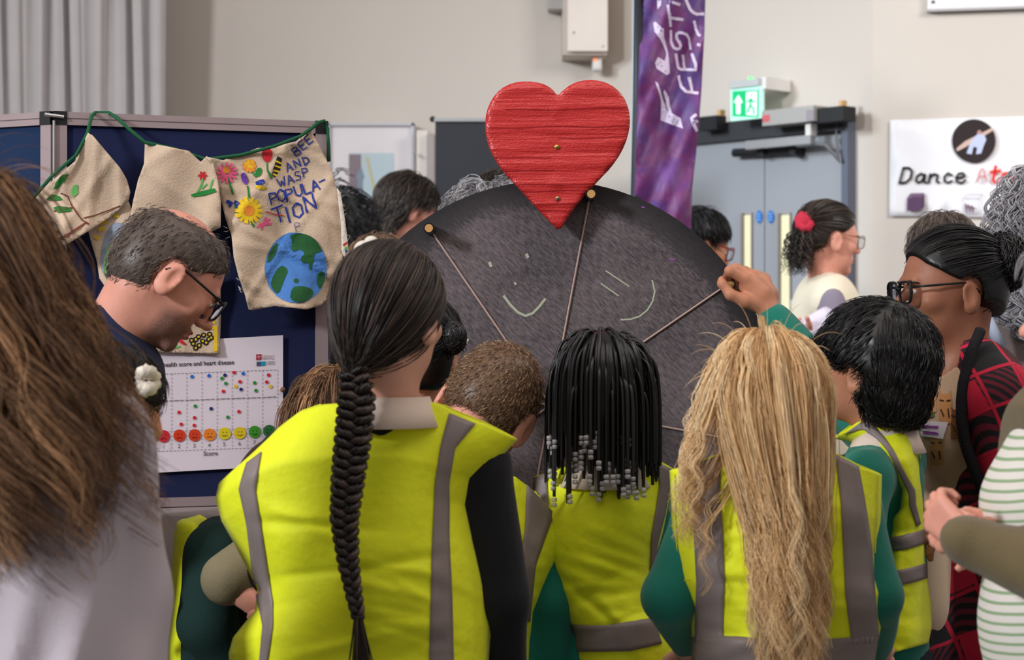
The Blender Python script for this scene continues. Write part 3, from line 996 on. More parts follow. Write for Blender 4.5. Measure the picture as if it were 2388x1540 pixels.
ob['E'] = sheet('calico_piece', E_, cloth(5, .004, .012), CALICO, bu, 10)
ob['B3'] = sheet('calico_piece', B3, cloth(4, .008, .03), CALICO, bu, 8)
ob['A'] = sheet('calico_piece', A_, cloth(1, .014, .05), CALICO, bu, 8)
ob['B'] = sheet('calico_piece', Bc, cloth(2, .014, .05), CALICO, bu, 8)
ob['C'] = sheet('calico_piece', C_, cloth(3, .013, .045), CALICO, bu, 8)
ob['K'] = sheet('frayed_selvedge', K_, lambda x, y: bd(x, y) - .06, M('selvedge_white', (226, 216, 204), .9, .6, 120), bu, 6, .006)
Dd = {k: Draped(v) for k, v in ob.items()}
cordp = [(70, 470, .06), (120, 412, .06), (178, 362, .06), (204, 312, .055), (214, 270, .03), (222, 263, .0), (254, 263, .0), (270, 273, .03), (300, 300, .05), (337, 332, .06), (400, 346, .05), (480, 372, .05), (560, 362, .05), (640, 341, .055), (700, 318, .055), (726, 300, .055), (742, 286, .04), (756, 282, .02), (764, 300, .012), (766, 340, .02), (767, 376, .03)]
MB().tube([P(x, y, bd(x, y) - l) for x, y, l in cordp], .0042, 6).build('cord', M('cord_green', (28, 92, 58), .8, .6, 400), bu, True)
fr = MB()
for i in range(14):
    t = RNG.uniform(0, 1)
    x, y = (786 + 22 * t, 440 + 130 * t) if i % 2 else (526 + 50 * t, 510 + 200 * t)
    d = 6 if i % 2 else -6
    D_ = bd(x, y) - .05
    fr.tube([P(x, y, D_), P(x + d, y + RNG.uniform(-4, 5), D_ - .004), P(x + d * 1.8, y + RNG.uniform(-8, 6), D_)], .0006, 3)
tag(fr.build('loose_threads', M('thread_white', (224, 214, 200), .9), bu), kind='stuff')

GLY = {'B': [[(0, 0), (.05, 1), (.6, .95), (.62, .6), (.05, .52), (.72, .42), (.68, .05), (0, 0)]], 'E': [[(.65, 1), (0, .95), (0, 0), (.65, .02)], [(0, .5), (.5, .52)]],
       'A': [[(0, 0), (.35, 1), (.7, 0)], [(.12, .35), (.58, .38)]], 'N': [[(0, 0), (0, 1), (.62, 0), (.65, 1)]], 'D': [[(0, 0), (.05, 1), (.6, .8), (.65, .3), (0, 0)]],
       'W': [[(0, 1), (.2, 0), (.42, .7), (.62, 0), (.85, 1)]], 'S': [[(.65, .92), (.2, 1), (.1, .65), (.6, .4), (.5, .02), (0, .1)]], 'P': [[(0, 0), (.05, 1), (.6, .92), (.62, .55), (.05, .48)]],
       'O': [[(.35, 1), (.05, .75), (.02, .25), (.3, 0), (.62, .2), (.65, .75), (.35, 1)]], 'U': [[(0, 1), (.02, .2), (.3, 0), (.6, .2), (.65, 1)]], 'L': [[(0, 1), (.02, 0), (.6, .04)]],
       'T': [[(0, .95), (.75, 1)], [(.38, .98), (.35, 0)]], 'I': [[(.3, 1), (.28, 0)]], '-': [[(0, .5), (.6, .5)]]}
def word(s, pos, h, surf, mat, par, w=3.4, rot=-24):
    ln = []
    c, sn = math.cos(math.radians(rot)), math.sin(math.radians(rot))
    for chh, (cx, cy) in zip(s, pos):
        for l in GLY[chh]:
            ln.append([(cx + ((a - .33) * c + (b - .5) * sn) * h, cy + ((a - .33) * sn - (b - .5) * c) * h) for a, b in l])
    strokes('painted_lettering', surf, ln, w, mat, par, .003, 4)
BLU = M('paint_blue', (36, 58, 150), .8)
C0, SC_ = ob['C'], Dd['C']
word('BEE', [(690, 352), (705, 338), (719, 325)], 20, SC_, BLU, C0, 3, -36)
word('AND', [(672, 390), (692, 381), (713, 374)], 20, SC_, BLU, C0, 3, -22)
word('WASP', [(654, 426), (675, 419), (693, 411), (711, 402)], 21, SC_, BLU, C0, 3, -20)
word('POPULA', [(637, 462), (655, 456), (674, 454), (695, 446), (715, 440), (734, 433)], 26, SC_, BLU, C0, 3.8, -18)
word('-', [(752, 422)], 24, SC_, BLU, C0)
word('TION', [(648, 500), (672, 500), (694, 491), (722, 474)], 36, SC_, BLU, C0, 4.2, -18)
word('P', [(694, 528)], 18, SC_, M('paint_mauve', (130, 116, 150), .8), C0, 2, -14)
col = lambda n, c: M('paint_' + n, c, .85)
G_, Y_, R_, PK, OR, VI, BK, LG, BR = col('green', (40, 122, 52)), col('yellow', (226, 190, 36)), col('red', (190, 36, 48)), col('pink', (232, 92, 138)), col('orange', (226, 140, 50)), col('violet', (112, 66, 160)), col('black', (36, 34, 36)), col('light_green', (96, 178, 92)), col('brown', (112, 66, 52))
def petals(surf, par, cx, cy, r0, r1, n, mat, w=4):
    strokes('painted_petals', surf, [[(cx + r0 * math.cos(t), cy + r0 * math.sin(t)), (cx + r1 * math.cos(t), cy + r1 * math.sin(t))] for t in np.arange(n) * 6.283 / n], w, mat, par, .003, 4)
petals(SC_, C0, 528, 404, 6, 23, 12, PK, 6)
patch('painted_centre', SC_, circle(527, 396, 9, 12), OR, C0, .0035, 5)
petals(SC_, C0, 579, 492, 12, 29, 14, Y_, 9)
patch('painted_centre', SC_, circle(579, 492, 13, 16), OR, C0, .0038, 5)
petals(SC_, C0, 581, 388, 2, 14, 9, OR, 8)
petals(SC_, C0, 581, 384, 2, 10, 7, Y_, 6)
for st_ in ([[(531, 412), (536, 432), (543, 452)], [(577, 436), (580, 450), (582, 464)], [(586, 400), (597, 414)], [(622, 382), (624, 400), (633, 416)], [(584, 518), (592, 530)], [(548, 480), (556, 498)]]): strokes('painted_stem', SC_, [st_], 4, G_, C0, .003, 5)
patch('painted_leaf', SC_, smoothpoly([(592, 412), (600, 390), (612, 394), (608, 414)], 2), G_, C0, .0032, 5)
patch('painted_tulip', SC_, smoothpoly([(610, 352), (622, 346), (636, 354), (632, 378), (618, 380), (610, 368)], 2), R_, C0, .0032, 5)
patch('painted_lavender', SC_, smoothpoly([(560, 404), (570, 402), (581, 420), (574, 434), (564, 424)], 2), VI, C0, .0032, 5)
bee = patch('painted_bee', SC_, [(647, 366), (656, 370), (652, 398), (640, 414), (632, 408), (638, 388)], BK, C0, .0032, 5)
strokes('painted_stripes', SC_, [[(643, 378), (654, 382)], [(640, 388), (652, 392)], [(637, 398), (648, 402)], [(635, 406), (642, 410)]], 4, Y_, C0, .004, 4)
strokes('painted_bluebells', SC_, [[(530, 470), (540, 474), (536, 480)], [(548, 472), (556, 476), (552, 482)], [(600, 428), (613, 424)]], 8, BLU, C0, .003, 4)
strokes('painted_small_bee', SC_, [[(600, 436), (616, 438)]], 9, Y_, C0, .003, 4)
strokes('painted_scribble', SC_, [[(600, 530), (628, 512)], [(604, 524), (632, 522)], [(610, 534), (620, 508)]], 5, PK, C0, .003, 4)
strokes('painted_scribble', SC_, [[(620, 494), (640, 500), (660, 502)]], 2.5, R_, C0, .003, 5)
globe = patch('painted_globe', SC_, circle(689, 625, 72, 40, 83), M('paint_sea', (74, 126, 196), .8, var=.14, vscale=40), C0, .003, 8)
DG = M('paint_land', (34, 88, 46), .8, var=.15, vscale=60)
for pl in ([(676, 546), (700, 542), (730, 552), (752, 584), (742, 590), (732, 592), (728, 620), (722, 634), (718, 610), (708, 614), (700, 602), (712, 592), (700, 582), (684, 590), (676, 580), (682, 566)],
           [(622, 608), (628, 580), (648, 566), (644, 590), (634, 606), (624, 616)], [(630, 656), (652, 618), (672, 630), (664, 650), (650, 690), (636, 676)],
           [(676, 700), (680, 672), (700, 668), (724, 674), (730, 688), (712, 704), (690, 706)], [(740, 636), (752, 630), (760, 650), (744, 676), (736, 660)], [(682, 656), (690, 650), (696, 656), (690, 664)]):
    patch('painted_land', SC_, smoothpoly(pl, 1), DG, globe, .0042, 7)
strokes('rainbow_ribbon', Dd['K'], [[(800, 572), (808, 566)]], 4, R_, ob['K'], .004, 4)
strokes('rainbow_ribbon', Dd['K'], [[(799, 579), (809, 572)]], 4, Y_, ob['K'], .004, 4)
strokes('rainbow_ribbon', Dd['K'], [[(799, 585), (809, 578)]], 4, LG, ob['K'], .004, 4)
strokes('rainbow_ribbon', Dd['K'], [[(800, 592), (808, 585)]], 4, BLU, ob['K'], .004, 4)
# tree on the first piece
S_, Q_ = Dd['A'], ob['A']
strokes('painted_branch', S_, [[(144, 452), (156, 458), (168, 482), (180, 500), (190, 514), (206, 524)], [(196, 510), (224, 502), (250, 492), (288, 478)], [(126, 494), (148, 488), (172, 486)]], 3, BR, Q_, .003, 6)
for pl in ([(108, 466), (120, 454), (140, 458), (146, 468), (126, 470)], [(124, 486), (136, 482), (164, 486), (168, 494), (136, 498)], [(170, 434), (180, 430), (182, 452), (170, 462), (166, 448)], [(124, 442), (132, 424), (146, 408), (160, 406), (150, 424), (136, 440)]):
    patch('painted_leaves', S_, pl, G_ if pl[0][0] != 170 else LG, Q_, .003, 6)
strokes('painted_soil', S_, [[(112 + i * 9, 574 - i * 5.2), (128 + i * 8, 578 - i * 6.6)] for i in range(10)] + [[(114, 572), (200, 520)]], 3, M('paint_rust', (134, 72, 60), .85), Q_, .003, 6)
patch('painted_cloud', S_, smoothpoly([(84, 540), (96, 536), (108, 552), (104, 564), (90, 560)], 2), M('paint_grey_blue', (96, 100, 124), .85), Q_, .003, 5)
S_, Q_ = Dd['B3'], ob['B3']
patch('painted_disc', S_, smoothpoly([(232, 600), (250, 530), (280, 515), (310, 540), (310, 620), (262, 662), (240, 640)], 2), M('paint_pale_blue', (132, 142, 158), .85, var=.1, vscale=30), Q_, .003, 7)
patch('painted_meadow', S_, [(244, 610), (252, 572), (276, 580), (272, 640), (254, 650), (242, 632)], LG, Q_, .0038, 6)
strokes('painted_blossom', S_, [[(232, 536), (240, 532)], [(236, 522), (248, 518)], [(268, 505), (274, 503)], [(222, 552), (228, 556)]], 8, Y_, Q_, .003, 4)
S_, Q_ = Dd['B'], ob['B']
strokes('painted_sprig', S_, [[(474, 412), (470, 428), (460, 448)], [(482, 430), (470, 440)], [(496, 420), (490, 440)]], 4, LG, Q_, .003, 4)
petals(S_, Q_, 472, 410, 1, 9, 6, R_, 5)
patch('painted_grass', S_, [(444, 454), (470, 446), (500, 440), (506, 448), (480, 456), (450, 460)], G_, Q_, .003, 6)
S_, Q_ = Dd['E'], ob['E']
for i, (x, y) in enumerate(((474, 782), (488, 780), (462, 786), (456, 792), (472, 796), (486, 792), (450, 802), (464, 806), (456, 812), (480, 800), (446, 794), (492, 788))):
    bb_ = patch('painted_bees', S_, circle(x, y, 6.5, 8), BK, Q_, .002, 5)
    patch('painted_bee_band', S_, circle(x, y, 3, 6), Y_, bb_ or Q_, .003, 4)
strokes('painted_border', S_, [[(503, 770), (502, 818)], [(470, 766), (504, 764)], [(470, 756), (500, 752)]], 8, Y_, Q_, .002, 6)
patch('painted_triangle', S_, [(408, 792), (418, 786), (436, 806), (426, 804)], R_, Q_, .002, 5)
strokes('painted_leaf_line', S_, [[(388, 812), (398, 808), (408, 812), (420, 808)]], 4, LG, Q_, .002, 4)
strokes('painted_flare', S_, [[(446, 742), (470, 728), (500, 724)], [(452, 752), (490, 742)]], 7, OR, Q_, .002, 5)

# ------------------------------------------------------------------ chalkboard wheel
DW = 4.10
WC = P(1284, 946, DW)
RW = 525 / FPX * DW
CHB = bpy.data.materials.new('chalkboard')
CHB.use_nodes = True
nt = CHB.node_tree
bs = nt.nodes['Principled BSDF']
bs.inputs['Roughness'].default_value = .6
bs.inputs['Specular IOR Level'].default_value = .35
tc = nt.nodes.new('ShaderNodeTexCoord')
mp = nt.nodes.new('ShaderNodeMapping')
mp.vector_type = 'TEXTURE'
mp.inputs['Rotation'].default_value = (0, .75, 0)
mp.inputs['Scale'].default_value = (1.3, 1, .32)
nt.links.new(tc.outputs['Object'], mp.inputs[0])
n1 = nt.nodes.new('ShaderNodeTexNoise')
n1.inputs['Scale'].default_value = 70
n1.inputs['Detail'].default_value = 8
n1.inputs['Roughness'].default_value = .75
nt.links.new(mp.outputs[0], n1.inputs['Vector'])
n2 = nt.nodes.new('ShaderNodeTexNoise')
n2.inputs['Scale'].default_value = 5
n2.inputs['Detail'].default_value = 4
nt.links.new(tc.outputs['Object'], n2.inputs['Vector'])
ln_ = nt.nodes.new('ShaderNodeVectorMath')
ln_.operation = 'LENGTH'
nt.links.new(tc.outputs['Object'], ln_.inputs[0])
rm = nt.nodes.new('ShaderNodeMapRange')      # wiped chalk dust thins out towards the rim
rm.inputs[1].default_value, rm.inputs[2].default_value = RW * .985, RW * .86
rm.inputs[3].default_value, rm.inputs[4].default_value = .30, 1
nt.links.new(ln_.outputs['Value'], rm.inputs[0])
m1 = nt.nodes.new('ShaderNodeMath')
m1.operation = 'MULTIPLY'
nt.links.new(n1.outputs[0], m1.inputs[0])
nt.links.new(rm.outputs[0], m1.inputs[1])
m2 = nt.nodes.new('ShaderNodeMath')
m2.operation = 'MULTIPLY_ADD'
m2.inputs[1].default_value = .35
nt.links.new(n2.outputs[0], m2.inputs[0])
nt.links.new(m1.outputs[0], m2.inputs[2])
rp = nt.nodes.new('ShaderNodeValToRGB')
rp.color_ramp.elements[0].position, rp.color_ramp.elements[0].color = .25, lin((30, 28, 32))
rp.color_ramp.elements[1].position, rp.color_ramp.elements[1].color = .85, lin((128, 115, 119))
e = rp.color_ramp.elements.new(.55)
e.color = lin((62, 57, 60))
nt.links.new(m2.outputs[0], rp.inputs[0])
nt.links.new(rp.outputs[0], bs.inputs['Base Color'])

wh = thing('chalkboard_wheel', 'big round chalkboard wheel divided by string spokes, with pegs round its rim', 'wheel', WC)
N_ = 120
ring = [(WC[0] + RW * math.cos(t), WC[2] + RW * math.sin(t)) for t in np.arange(N_) * 2 * math.pi / N_]
MB().add([(x, DW, z) for x, z in ring] + [(x, DW + .018, z) for x, z in ring], [list(range(N_))[::-1], list(range(N_, 2 * N_))] + [(i, (i + 1) % N_, (i + 1) % N_ + N_, i + N_) for i in range(N_)]).build('disc', CHB, wh)
STR = M('string', (190, 162, 152), .8)
PEGB, PEGW = M('peg_black', (22, 22, 26), .35), M('peg_end_wood', (196, 150, 92), .6, var=.1, vscale=60)
peg0 = cap0 = st0 = None
for k in range(8):
    a = math.radians(10.6 + 45 * k)
    dr = np.array([math.sin(a), 0, math.cos(a)])
    pc = WC + dr * RW * .945
    st = MB().tube([WC + [0, -.003, 0], pc + [0, -.003, 0]], .0022, 6).build('spoke_string', STR, wh)
    if peg0 is None:
        peg0 = MB().cyl((0, 0, 0), (0, -.075, 0), .0115).build('peg', PEGB, None)
        peg0.parent = wh
        cap0 = MB().cyl((0, -.075, 0), (0, -.077, 0), .0085).build('peg_end', PEGW, None)
        pg, ce = peg0, cap0
        pg.location = tuple(pc - WC)
        WL[pg.name] = pc
        ce.parent = pg
    else:
        pg = dup(peg0, pc, wh)
        ce = cap0.copy()
        COL.objects.link(ce)
        ce.parent = pg
MB().cyl(WC + [0, -.004, 0], WC + [0, -.016, 0], .014).build('hub_bolt', SILVER, wh)
WP = Plane((0, DW, 0), (0, -1, 0))
CHK = M('chalk', (176, 182, 160), .9)
strokes('chalk_smile', WP, [[(1175, 691), (1190, 711), (1208, 729), (1225, 737), (1242, 731), (1256, 717), (1271, 698)]], 6, CHK, wh, .0008, 5)
strokes('chalk_eyes', WP, [[(1142, 613), (1145, 621)], [(1228, 594), (1231, 600)]], 7, CHK, wh, .0008, 5)
strokes('chalk_eyes', WP, [[(1413, 632), (1467, 668)], [(1402, 662), (1442, 690)]], 3.2, CHK, wh, .0008, 6)
strokes('chalk_smile', WP, [[(1521, 655), (1527, 680), (1522, 703), (1510, 723), (1492, 738), (1470, 745), (1448, 746)]], 4, CHK, wh, .0008, 5)
strokes('chalk_mark', WP, [[(1117, 818), (1122, 808)], [(1092, 792), (1088, 797)], [(1200, 660), (1203, 663)]], 5, CHK, wh, .0008, 5)
strokes('chalk_mark', WP, [[(1560, 604), (1574, 606)], [(1497, 483), (1503, 484)]], 3, M('chalk_violet', (150, 84, 160), .9), wh, .0008, 5)

# stand and heart pointer
stn = thing('pointer_stand', 'red taped heart pointer on the wooden stand that carries the chalkboard wheel', 'wheel stand', (WC[0], 4.2, 0))
MB().box((WC[0], 4.19, .83), (.07, .035, 1.66), bev=.004).build('post', WOOD, stn)
MB().cyl(WC + [0, .018, 0], (WC[0], 4.18, WC[2]), .016).build('axle', SILVER, stn)
for s in (-1, 1):
    MB().box((WC[0] + s * .3, 4.24, .03), (.6, .07, .06), bev=.006).build('foot', WOOD, stn)
MB().box((WC[0], 4.24, .03), (.09, .5, .06), bev=.006).build('foot', WOOD, stn)
MB().box((X(1300, 4.1), 4.113, Z(320, 4.1)), (.06, .13, .16), bev=.004).build('bracket', WOOD, stn)
HP = [(1300, 224), (1288, 207), (1264, 194), (1230, 189), (1195, 193), (1166, 208), (1146, 232), (1133, 264), (1131, 300), (1137, 335), (1150, 366), (1170, 396), (1200, 429), (1230, 462), (1260, 495), (1285, 521), (1305, 540), (1322, 511), (1345, 478), (1370, 449), (1397, 420), (1426, 390), (1450, 355), (1464, 320), (1470, 286), (1467, 255), (1455, 226), (1436, 205), (1412, 192), (1385, 186), (1355, 188), (1331, 197), (1313, 211)]
HT = bpy.data.materials.new('red_tape')
HT.use_nodes = True
nt = HT.node_tree
bs = nt.nodes['Principled BSDF']
bs.inputs['Base Color'].default_value = lin((192, 42, 42))
bs.inputs['Roughness'].default_value = .33
bs.inputs['Specular IOR Level'].default_value = .6
tc = nt.nodes.new('ShaderNodeTexCoord')
def layer(scale, stretch, rot):
    mp = nt.nodes.new('ShaderNodeMapping')
    mp.inputs['Scale'].default_value = stretch
    mp.inputs['Rotation'].default_value = rot
    nt.links.new(tc.outputs['Object'], mp.inputs[0])
    n = nt.nodes.new('ShaderNodeTexNoise')
    n.inputs['Scale'].default_value = scale
    n.inputs['Detail'].default_value = 4
    nt.links.new(mp.outputs[0], n.inputs['Vector'])
    return n
w1 = layer(14, (.35, 1, 6), (0, .03, 0))
w2 = layer(9, (1, 1, 1.6), (0, 0, 0))
vo = nt.nodes.new('ShaderNodeTexVoronoi')
vo.inputs['Scale'].default_value = 230
nt.links.new(tc.outputs['Object'], vo.inputs['Vector'])
ad = nt.nodes.new('ShaderNodeMath')
ad.operation = 'ADD'
nt.links.new(w1.outputs[0], ad.inputs[0])
nt.links.new(w2.outputs[0], ad.inputs[1])
ad2 = nt.nodes.new('ShaderNodeMath')
ad2.operation = 'MULTIPLY_ADD'
ad2.inputs[1].default_value = .12
nt.links.new(vo.outputs['Distance'], ad2.inputs[0])
nt.links.new(ad.outputs[0], ad2.inputs[2])
bp = nt.nodes.new('ShaderNodeBump')
bp.inputs['Strength'].default_value = .9
bp.inputs['Distance'].default_value = .006
nt.links.new(ad2.outputs[0], bp.inputs['Height'])
nt.links.new(bp.outputs[0], bs.inputs['Normal'])
hq, hf = trimesh(smoothpoly(HP, 1), 9)
edge = densify(smoothpoly(HP, 1), 9)
DH = 4.040
def hz(x, y):
    e_ = np.min(np.linalg.norm(edge - [x, y], axis=1))
    bump = sum(-.0035 * math.exp(-((x - bx) ** 2 + (y - by) ** 2) / 160) for bx, by in ((1298, 262), (1298, 425)))
    dimple = sum(.003 * math.exp(-((x - bx) ** 2 + (y - by) ** 2) / 300) for bx, by in ((1298, 343), (1300, 463)))
    return DH + .004 * math.exp(-e_ / 5) + .0012 * math.sin(y / 7 + x / 200) + bump + dimple
Vf = [P(x, y, hz(x, y)) for x, y in hq]
Vb = [v + [0, .010, 0] for v in Vf]
nv = len(Vf)
from collections import Counter
ec = Counter(tuple(sorted((f[i], f[(i + 1) % len(f)]))) for f in hf for i in range(len(f)))
side = []
for f in hf:
    for i in range(len(f)):
        a, b = f[i], f[(i + 1) % len(f)]
        if ec[tuple(sorted((a, b)))] == 1: side.append((b, a, a + nv, b + nv))
ht = obj('heart', Vf + Vb, [list(f) for f in hf] + [[i + nv for i in f][::-1] for f in hf] + side, HT, stn, True)
ht['label'] = 'heart cut-out wrapped in shiny red tape'
for px, py, m_ in ((1298, 343, M('brass', (196, 182, 84), .3, metal=.6)), (1300, 463, M('brass_dull', (170, 140, 110), .35, metal=.6))):
    sc_ = MB().cyl(P(px, py, DH + .004), P(px, py, DH - .003), .0055, .0045, 14).build('screw', m_, ht, True)
    MB().box(P(px, py, DH - .0032), (.006, .0006, .0012)).build('screw_slot', BLACK, stn)
seam = []
for y0, x0, x1 in ((255, 1180, 1460), (296, 1134, 1468), (322, 1300, 1462), (368, 1156, 1290), (398, 1172, 1300), (430, 1210, 1390), (446, 1222, 1372), (475, 1246, 1350), (492, 1262, 1340)):
    seam.append([(x, y0 - (x - 1300) * .012 + 1.5 * math.sin(x / 31 + y0)) for x in range(x0, x1, 8)])
strokes('tape_seams', Draped(ht), seam, 2.2, M('tape_dark', (150, 22, 26), .4), ht, .0006, 8)
# ------------------------------------------------------------------ people
def rot(yaw, pitch, roll):
    return np.array((Matrix.Rotation(math.radians(yaw), 3, 'Z') @ Matrix.Rotation(math.radians(pitch), 3, 'X') @ Matrix.Rotation(math.radians(roll), 3, 'Y')))


SKIN = {
    'pale': M('skin_pale', (224, 168, 146), .5, .08, 300, .05, 40, sss=.12),
    'pink': M('skin_pink', (222, 156, 136), .5, .08, 300, .06, 30, sss=.12),
    'tan': M('skin_tan', (196, 134, 104), .5, .08, 300, .06, 30, sss=.12),
    'brown': M('skin_brown', (158, 104, 80), .48, .08, 300, .06, 30, sss=.1),
    'dark': M('skin_dark', (74, 48, 40), .48, .08, 300, .06, 30),
}
EYEW, IRIS = M('eye_white', (226, 218, 212), .2), M('iris_dark', (46, 32, 26), .15)
LIPS = M('lips', (176, 98, 92), .45)
TROUSER = M('trousers_dark', (34, 36, 46), .85, .2, 200)
SHOE = M('shoe_black', (24, 24, 26), .5)
HV = M('hi_vis_yellow', (232, 240, 30), .65, .5, 55, .03, 8, sheen=.1)
TAPE = M('reflective_tape', (134, 122, 120), .45, .15, 500, .05, 30)
TEAL = M('sweater_teal', (18, 116, 100), .85, .3, 420, .05, 10, sheen=.2)
COLLAR = M('collar_white', (226, 206, 190), .8, .1, 200)
CR = (np.array([0, -.012, .035]), np.array([.077, .100, .089]))     # cranium, head-local metres


def ymax(z): return np.interp(z, [-.075, -.05, -.02, .012, .035, .06, .085, .13], [-.055, -.035, -.022, -.012, .03, .066, .082, .09])


class Person:
    def __init__(s, label, x, y, skin='pale', group=None, sc=1.0):
        s.root = thing('person', label, 'person', (x, y, 0), group)
        s.sc = sc
        s.skin = SKIN[skin]
        s.parts = []
        s.ells = []

    def L(s, p): return s.hc + s.sc * (np.asarray(p, float) @ s.R.T)      # head-local -> room
    def toL(s, g): return ((g - s.hc) @ s.R) / s.sc

    def head(s, px, py, D, yaw=0, pitch=0, roll=0, neck=None, h=.006, face=True, ears=True, nose=1.0, jaw=1.0, nr=.052, eyes=None, es=1.0, eo=0.0):
        s.hc = P(px, py, D)
        s.R = rot(yaw, pitch, roll)
        k, R, L = s.sc, s.R, s.L
        N = np.asarray(neck, float) if neck is not None else s.hc + [0, 0, -.19 * k]
        s.N = N
        lo = np.minimum(s.hc - .17 * k, N - .09)
        hi = np.maximum(s.hc + .17 * k, N + .09)
        F = Field(lo, hi, h)
        e = lambda c, r, kk=.012, op='u': F.ell(L(c), np.asarray(r) * k, R, kk * k, op)
        c = lambda a, b, ra, rb=None, kk=.01, op='u': F.cap(L(a), L(b), ra * k, (ra if rb is None else rb) * k, kk * k, op)
        e(*CR)
        e((0, .028, .0), (.066, .064, .088), .02)
        e((0, .034, -.058), (.053 * jaw, .054, .05), .02)
        e((0, .074, -.092), (.022, .018, .018), .016)
        if face:
            c((-.03, .084, .026), (.03, .084, .026), .0105, kk=.012)
            for q in (-1, 1):
                e((q * .043, .060, -.016), (.022, .022, .02), .016)
                e((q * .031, .099, .008), (.016, .013, .011), .012, 'd')
                e((q * .031, .079, .006), (.0135, .0125, .0125), .004)
                e((q * .0095, .101, -.026), (.0085, .010, .0075), .006)
            c((0, .092, .014), (0, .107 + .004 * nose, -.016), .0075, .0085, .009)
            e((0, .110 + .003 * nose, -.022), (.0115, .0115, .0095), .007)
            c((-.020, .084, -.053), (.020, .084, -.053), .0065, kk=.007)
            e((0, .0935, -.0515), (.014, .008, .0055), .005)
            e((0, .0915, -.064), (.015, .0085, .0065), .005)
            c((-.022, .0925, -.0575), (.022, .0925, -.0575), .0014, kk=.003, op='d')
        if ears:
            for q in (-1, 1):
                Re = R @ rot(q * -16, -8, 0)
                cc = (q * (.080 + eo), -.010, -.008)
                F.ell(L(cc), np.array([.0085, .021 * es, .034 * es]) * k, Re, .004 * k)
                F.ell(L((q * .079, -.006, -.030)), np.array([.008, .013, .014]) * k, Re, .006 * k)
                F.ell(L((q * (.0905 + eo), -.004, -.004)), np.array([.0075, .012 * es, .021 * es]) * k, Re, .004 * k, 'd')
        F.cap(L((0, -.028, -.05)), N, nr * k, nr * k * 1.08, .03 * k)
        s.parts.append(F.mesh())
        if eyes:
            for q in (-1, 1):
                ey = MB().ell(L((q * .031, .0825, .0065)), np.array([.0108, .0108, .0075]) * k, R, 14, 10).build('eye', EYEW, s.root, True)
                MB().ell(L((q * .031, .0918, .0065)), np.array([.005, .0028, .005]) * k, R, 12, 8).build('iris', IRIS, ey, True)
            lp = MB()
            lp.ell(L((0, .0965, -.0515)), np.array([.0145, .0055, .0042]) * k, R, 14, 8)
            lp.ell(L((0, .0945, -.0635)), np.array([.015, .006, .005]) * k, R, 14, 8)
            lp.build('lips', LIPS, s.root, True)
            br = MB()
            for q in (-1, 1):
                br.tube([L((q * .014, .0965, .022)), L((q * .030, .0955, .027)), L((q * .046, .083, .023))], [.003 * k, .0032 * k, .0016 * k], 6)
            br.build('eyebrows', IRIS, s.root, True)
        return s

    # ---- trunk; shoulders, elbows, wrists and hips are room points
    def pose(s, SL, SR, H, EL=None, WL_=None, ER=None, WR=None, face=0, rc=.115, rh=.12, flat=.66):
        s.SL, s.SR, s.H = map(lambda v: np.asarray(v, float), (SL, SR, H))
        dn = np.array([0, 0, -1.])
        s.EL = np.asarray(EL, float) if EL is not None else s.SL + [-.03, 0, -.23 * s.sc]
        s.ER = np.asarray(ER, float) if ER is not None else s.SR + [.03, 0, -.23 * s.sc]
        s.WL = np.asarray(WL_, float) if WL_ is not None else s.EL + [0, .05, -.2 * s.sc]
        s.WR = np.asarray(WR, float) if WR is not None else s.ER + [0, .05, -.2 * s.sc]
        s.fd = rot(face, 0, 0)[:, 1]
        s.rc, s.rh, s.flat = rc, rh, flat
        s.C = (s.SL + s.SR) / 2 + (s.H - (s.SL + s.SR) / 2) * .12
        up = norm(s.SR - s.SL)
        F = Field(np.minimum.reduce([s.SL, s.SR, s.H, s.EL, s.ER, s.WL, s.WR, s.N]) - .2, np.maximum.reduce([s.SL, s.SR, s.H, s.EL, s.ER, s.WL, s.WR, s.N]) + .2, .012)
        sq = (s.fd, flat)
        F.cap(s.C, s.H, rc * .8, rh * .8, .03, sq=sq)
        F.cap(s.SL + up * .02, s.SR - up * .02, .032, None, .04)
        F.cap(s.N + [0, 0, .03], s.N - [0, 0, .05], .045 * s.sc, .05 * s.sc, .04)
        for a, b, c in ((s.SL, s.EL, s.WL), (s.SR, s.ER, s.WR)):
            F.cap(a, b, .034 * s.sc, .029 * s.sc, .02)
            F.cap(b, c, .030 * s.sc, .021 * s.sc, .01)
        s.parts.append(F.mesh())
        return s

    def hand(s, W, fwd, nrm, side, k=None, curl=50, spread=6, h=.0045, thumb=40):
        """W wrist, fwd towards the knuckles, nrm the palm side, side +1 puts the thumb along cross(fwd, nrm)"""
        k = k or s.sc
        W, f, n = np.asarray(W, float), norm(fwd), norm(nrm)
        n = norm(n - f * (n @ f))
        t = np.cross(f, n) * side
        F = Field(W - .2 * k, W + .2 * k, h)
        at = lambda a, b, c: W + k * (f * a + t * b + n * c)
        F.cap(W - f * .03 * k, at(.01, 0, 0), .026 * k, .028 * k, .012, sq=(n, .78))
        for b in (-.026, -.009, .009, .026):
            F.cap(at(.012, b * .7, 0), at(.088 - abs(b) * .3, b, 0), .0135 * k, .0115 * k, .01)
        for i, (b, ln_) in enumerate(((.027, .072), (.009, .080), (-.009, .074), (-.026, .058))):
            p = at(.090 - abs(b) * .3, b, 0)
            a = curl * .55
            sp = math.radians(spread * (1.5 - i))
            for j, (q, r) in enumerate(((.46, .0092), (.30, .0083), (.24, .0075))):
                an = math.radians(a)
                d = norm(f * math.cos(an) + n * math.sin(an) + t * math.sin(sp))
                p2 = p + d * ln_ * q * k
                F.cap(p, p2, r * k, (r - .0008) * k, .004)
                p = p2
                a += curl * (.9 if j == 0 else .6)
        p = at(.022, .026, .004)
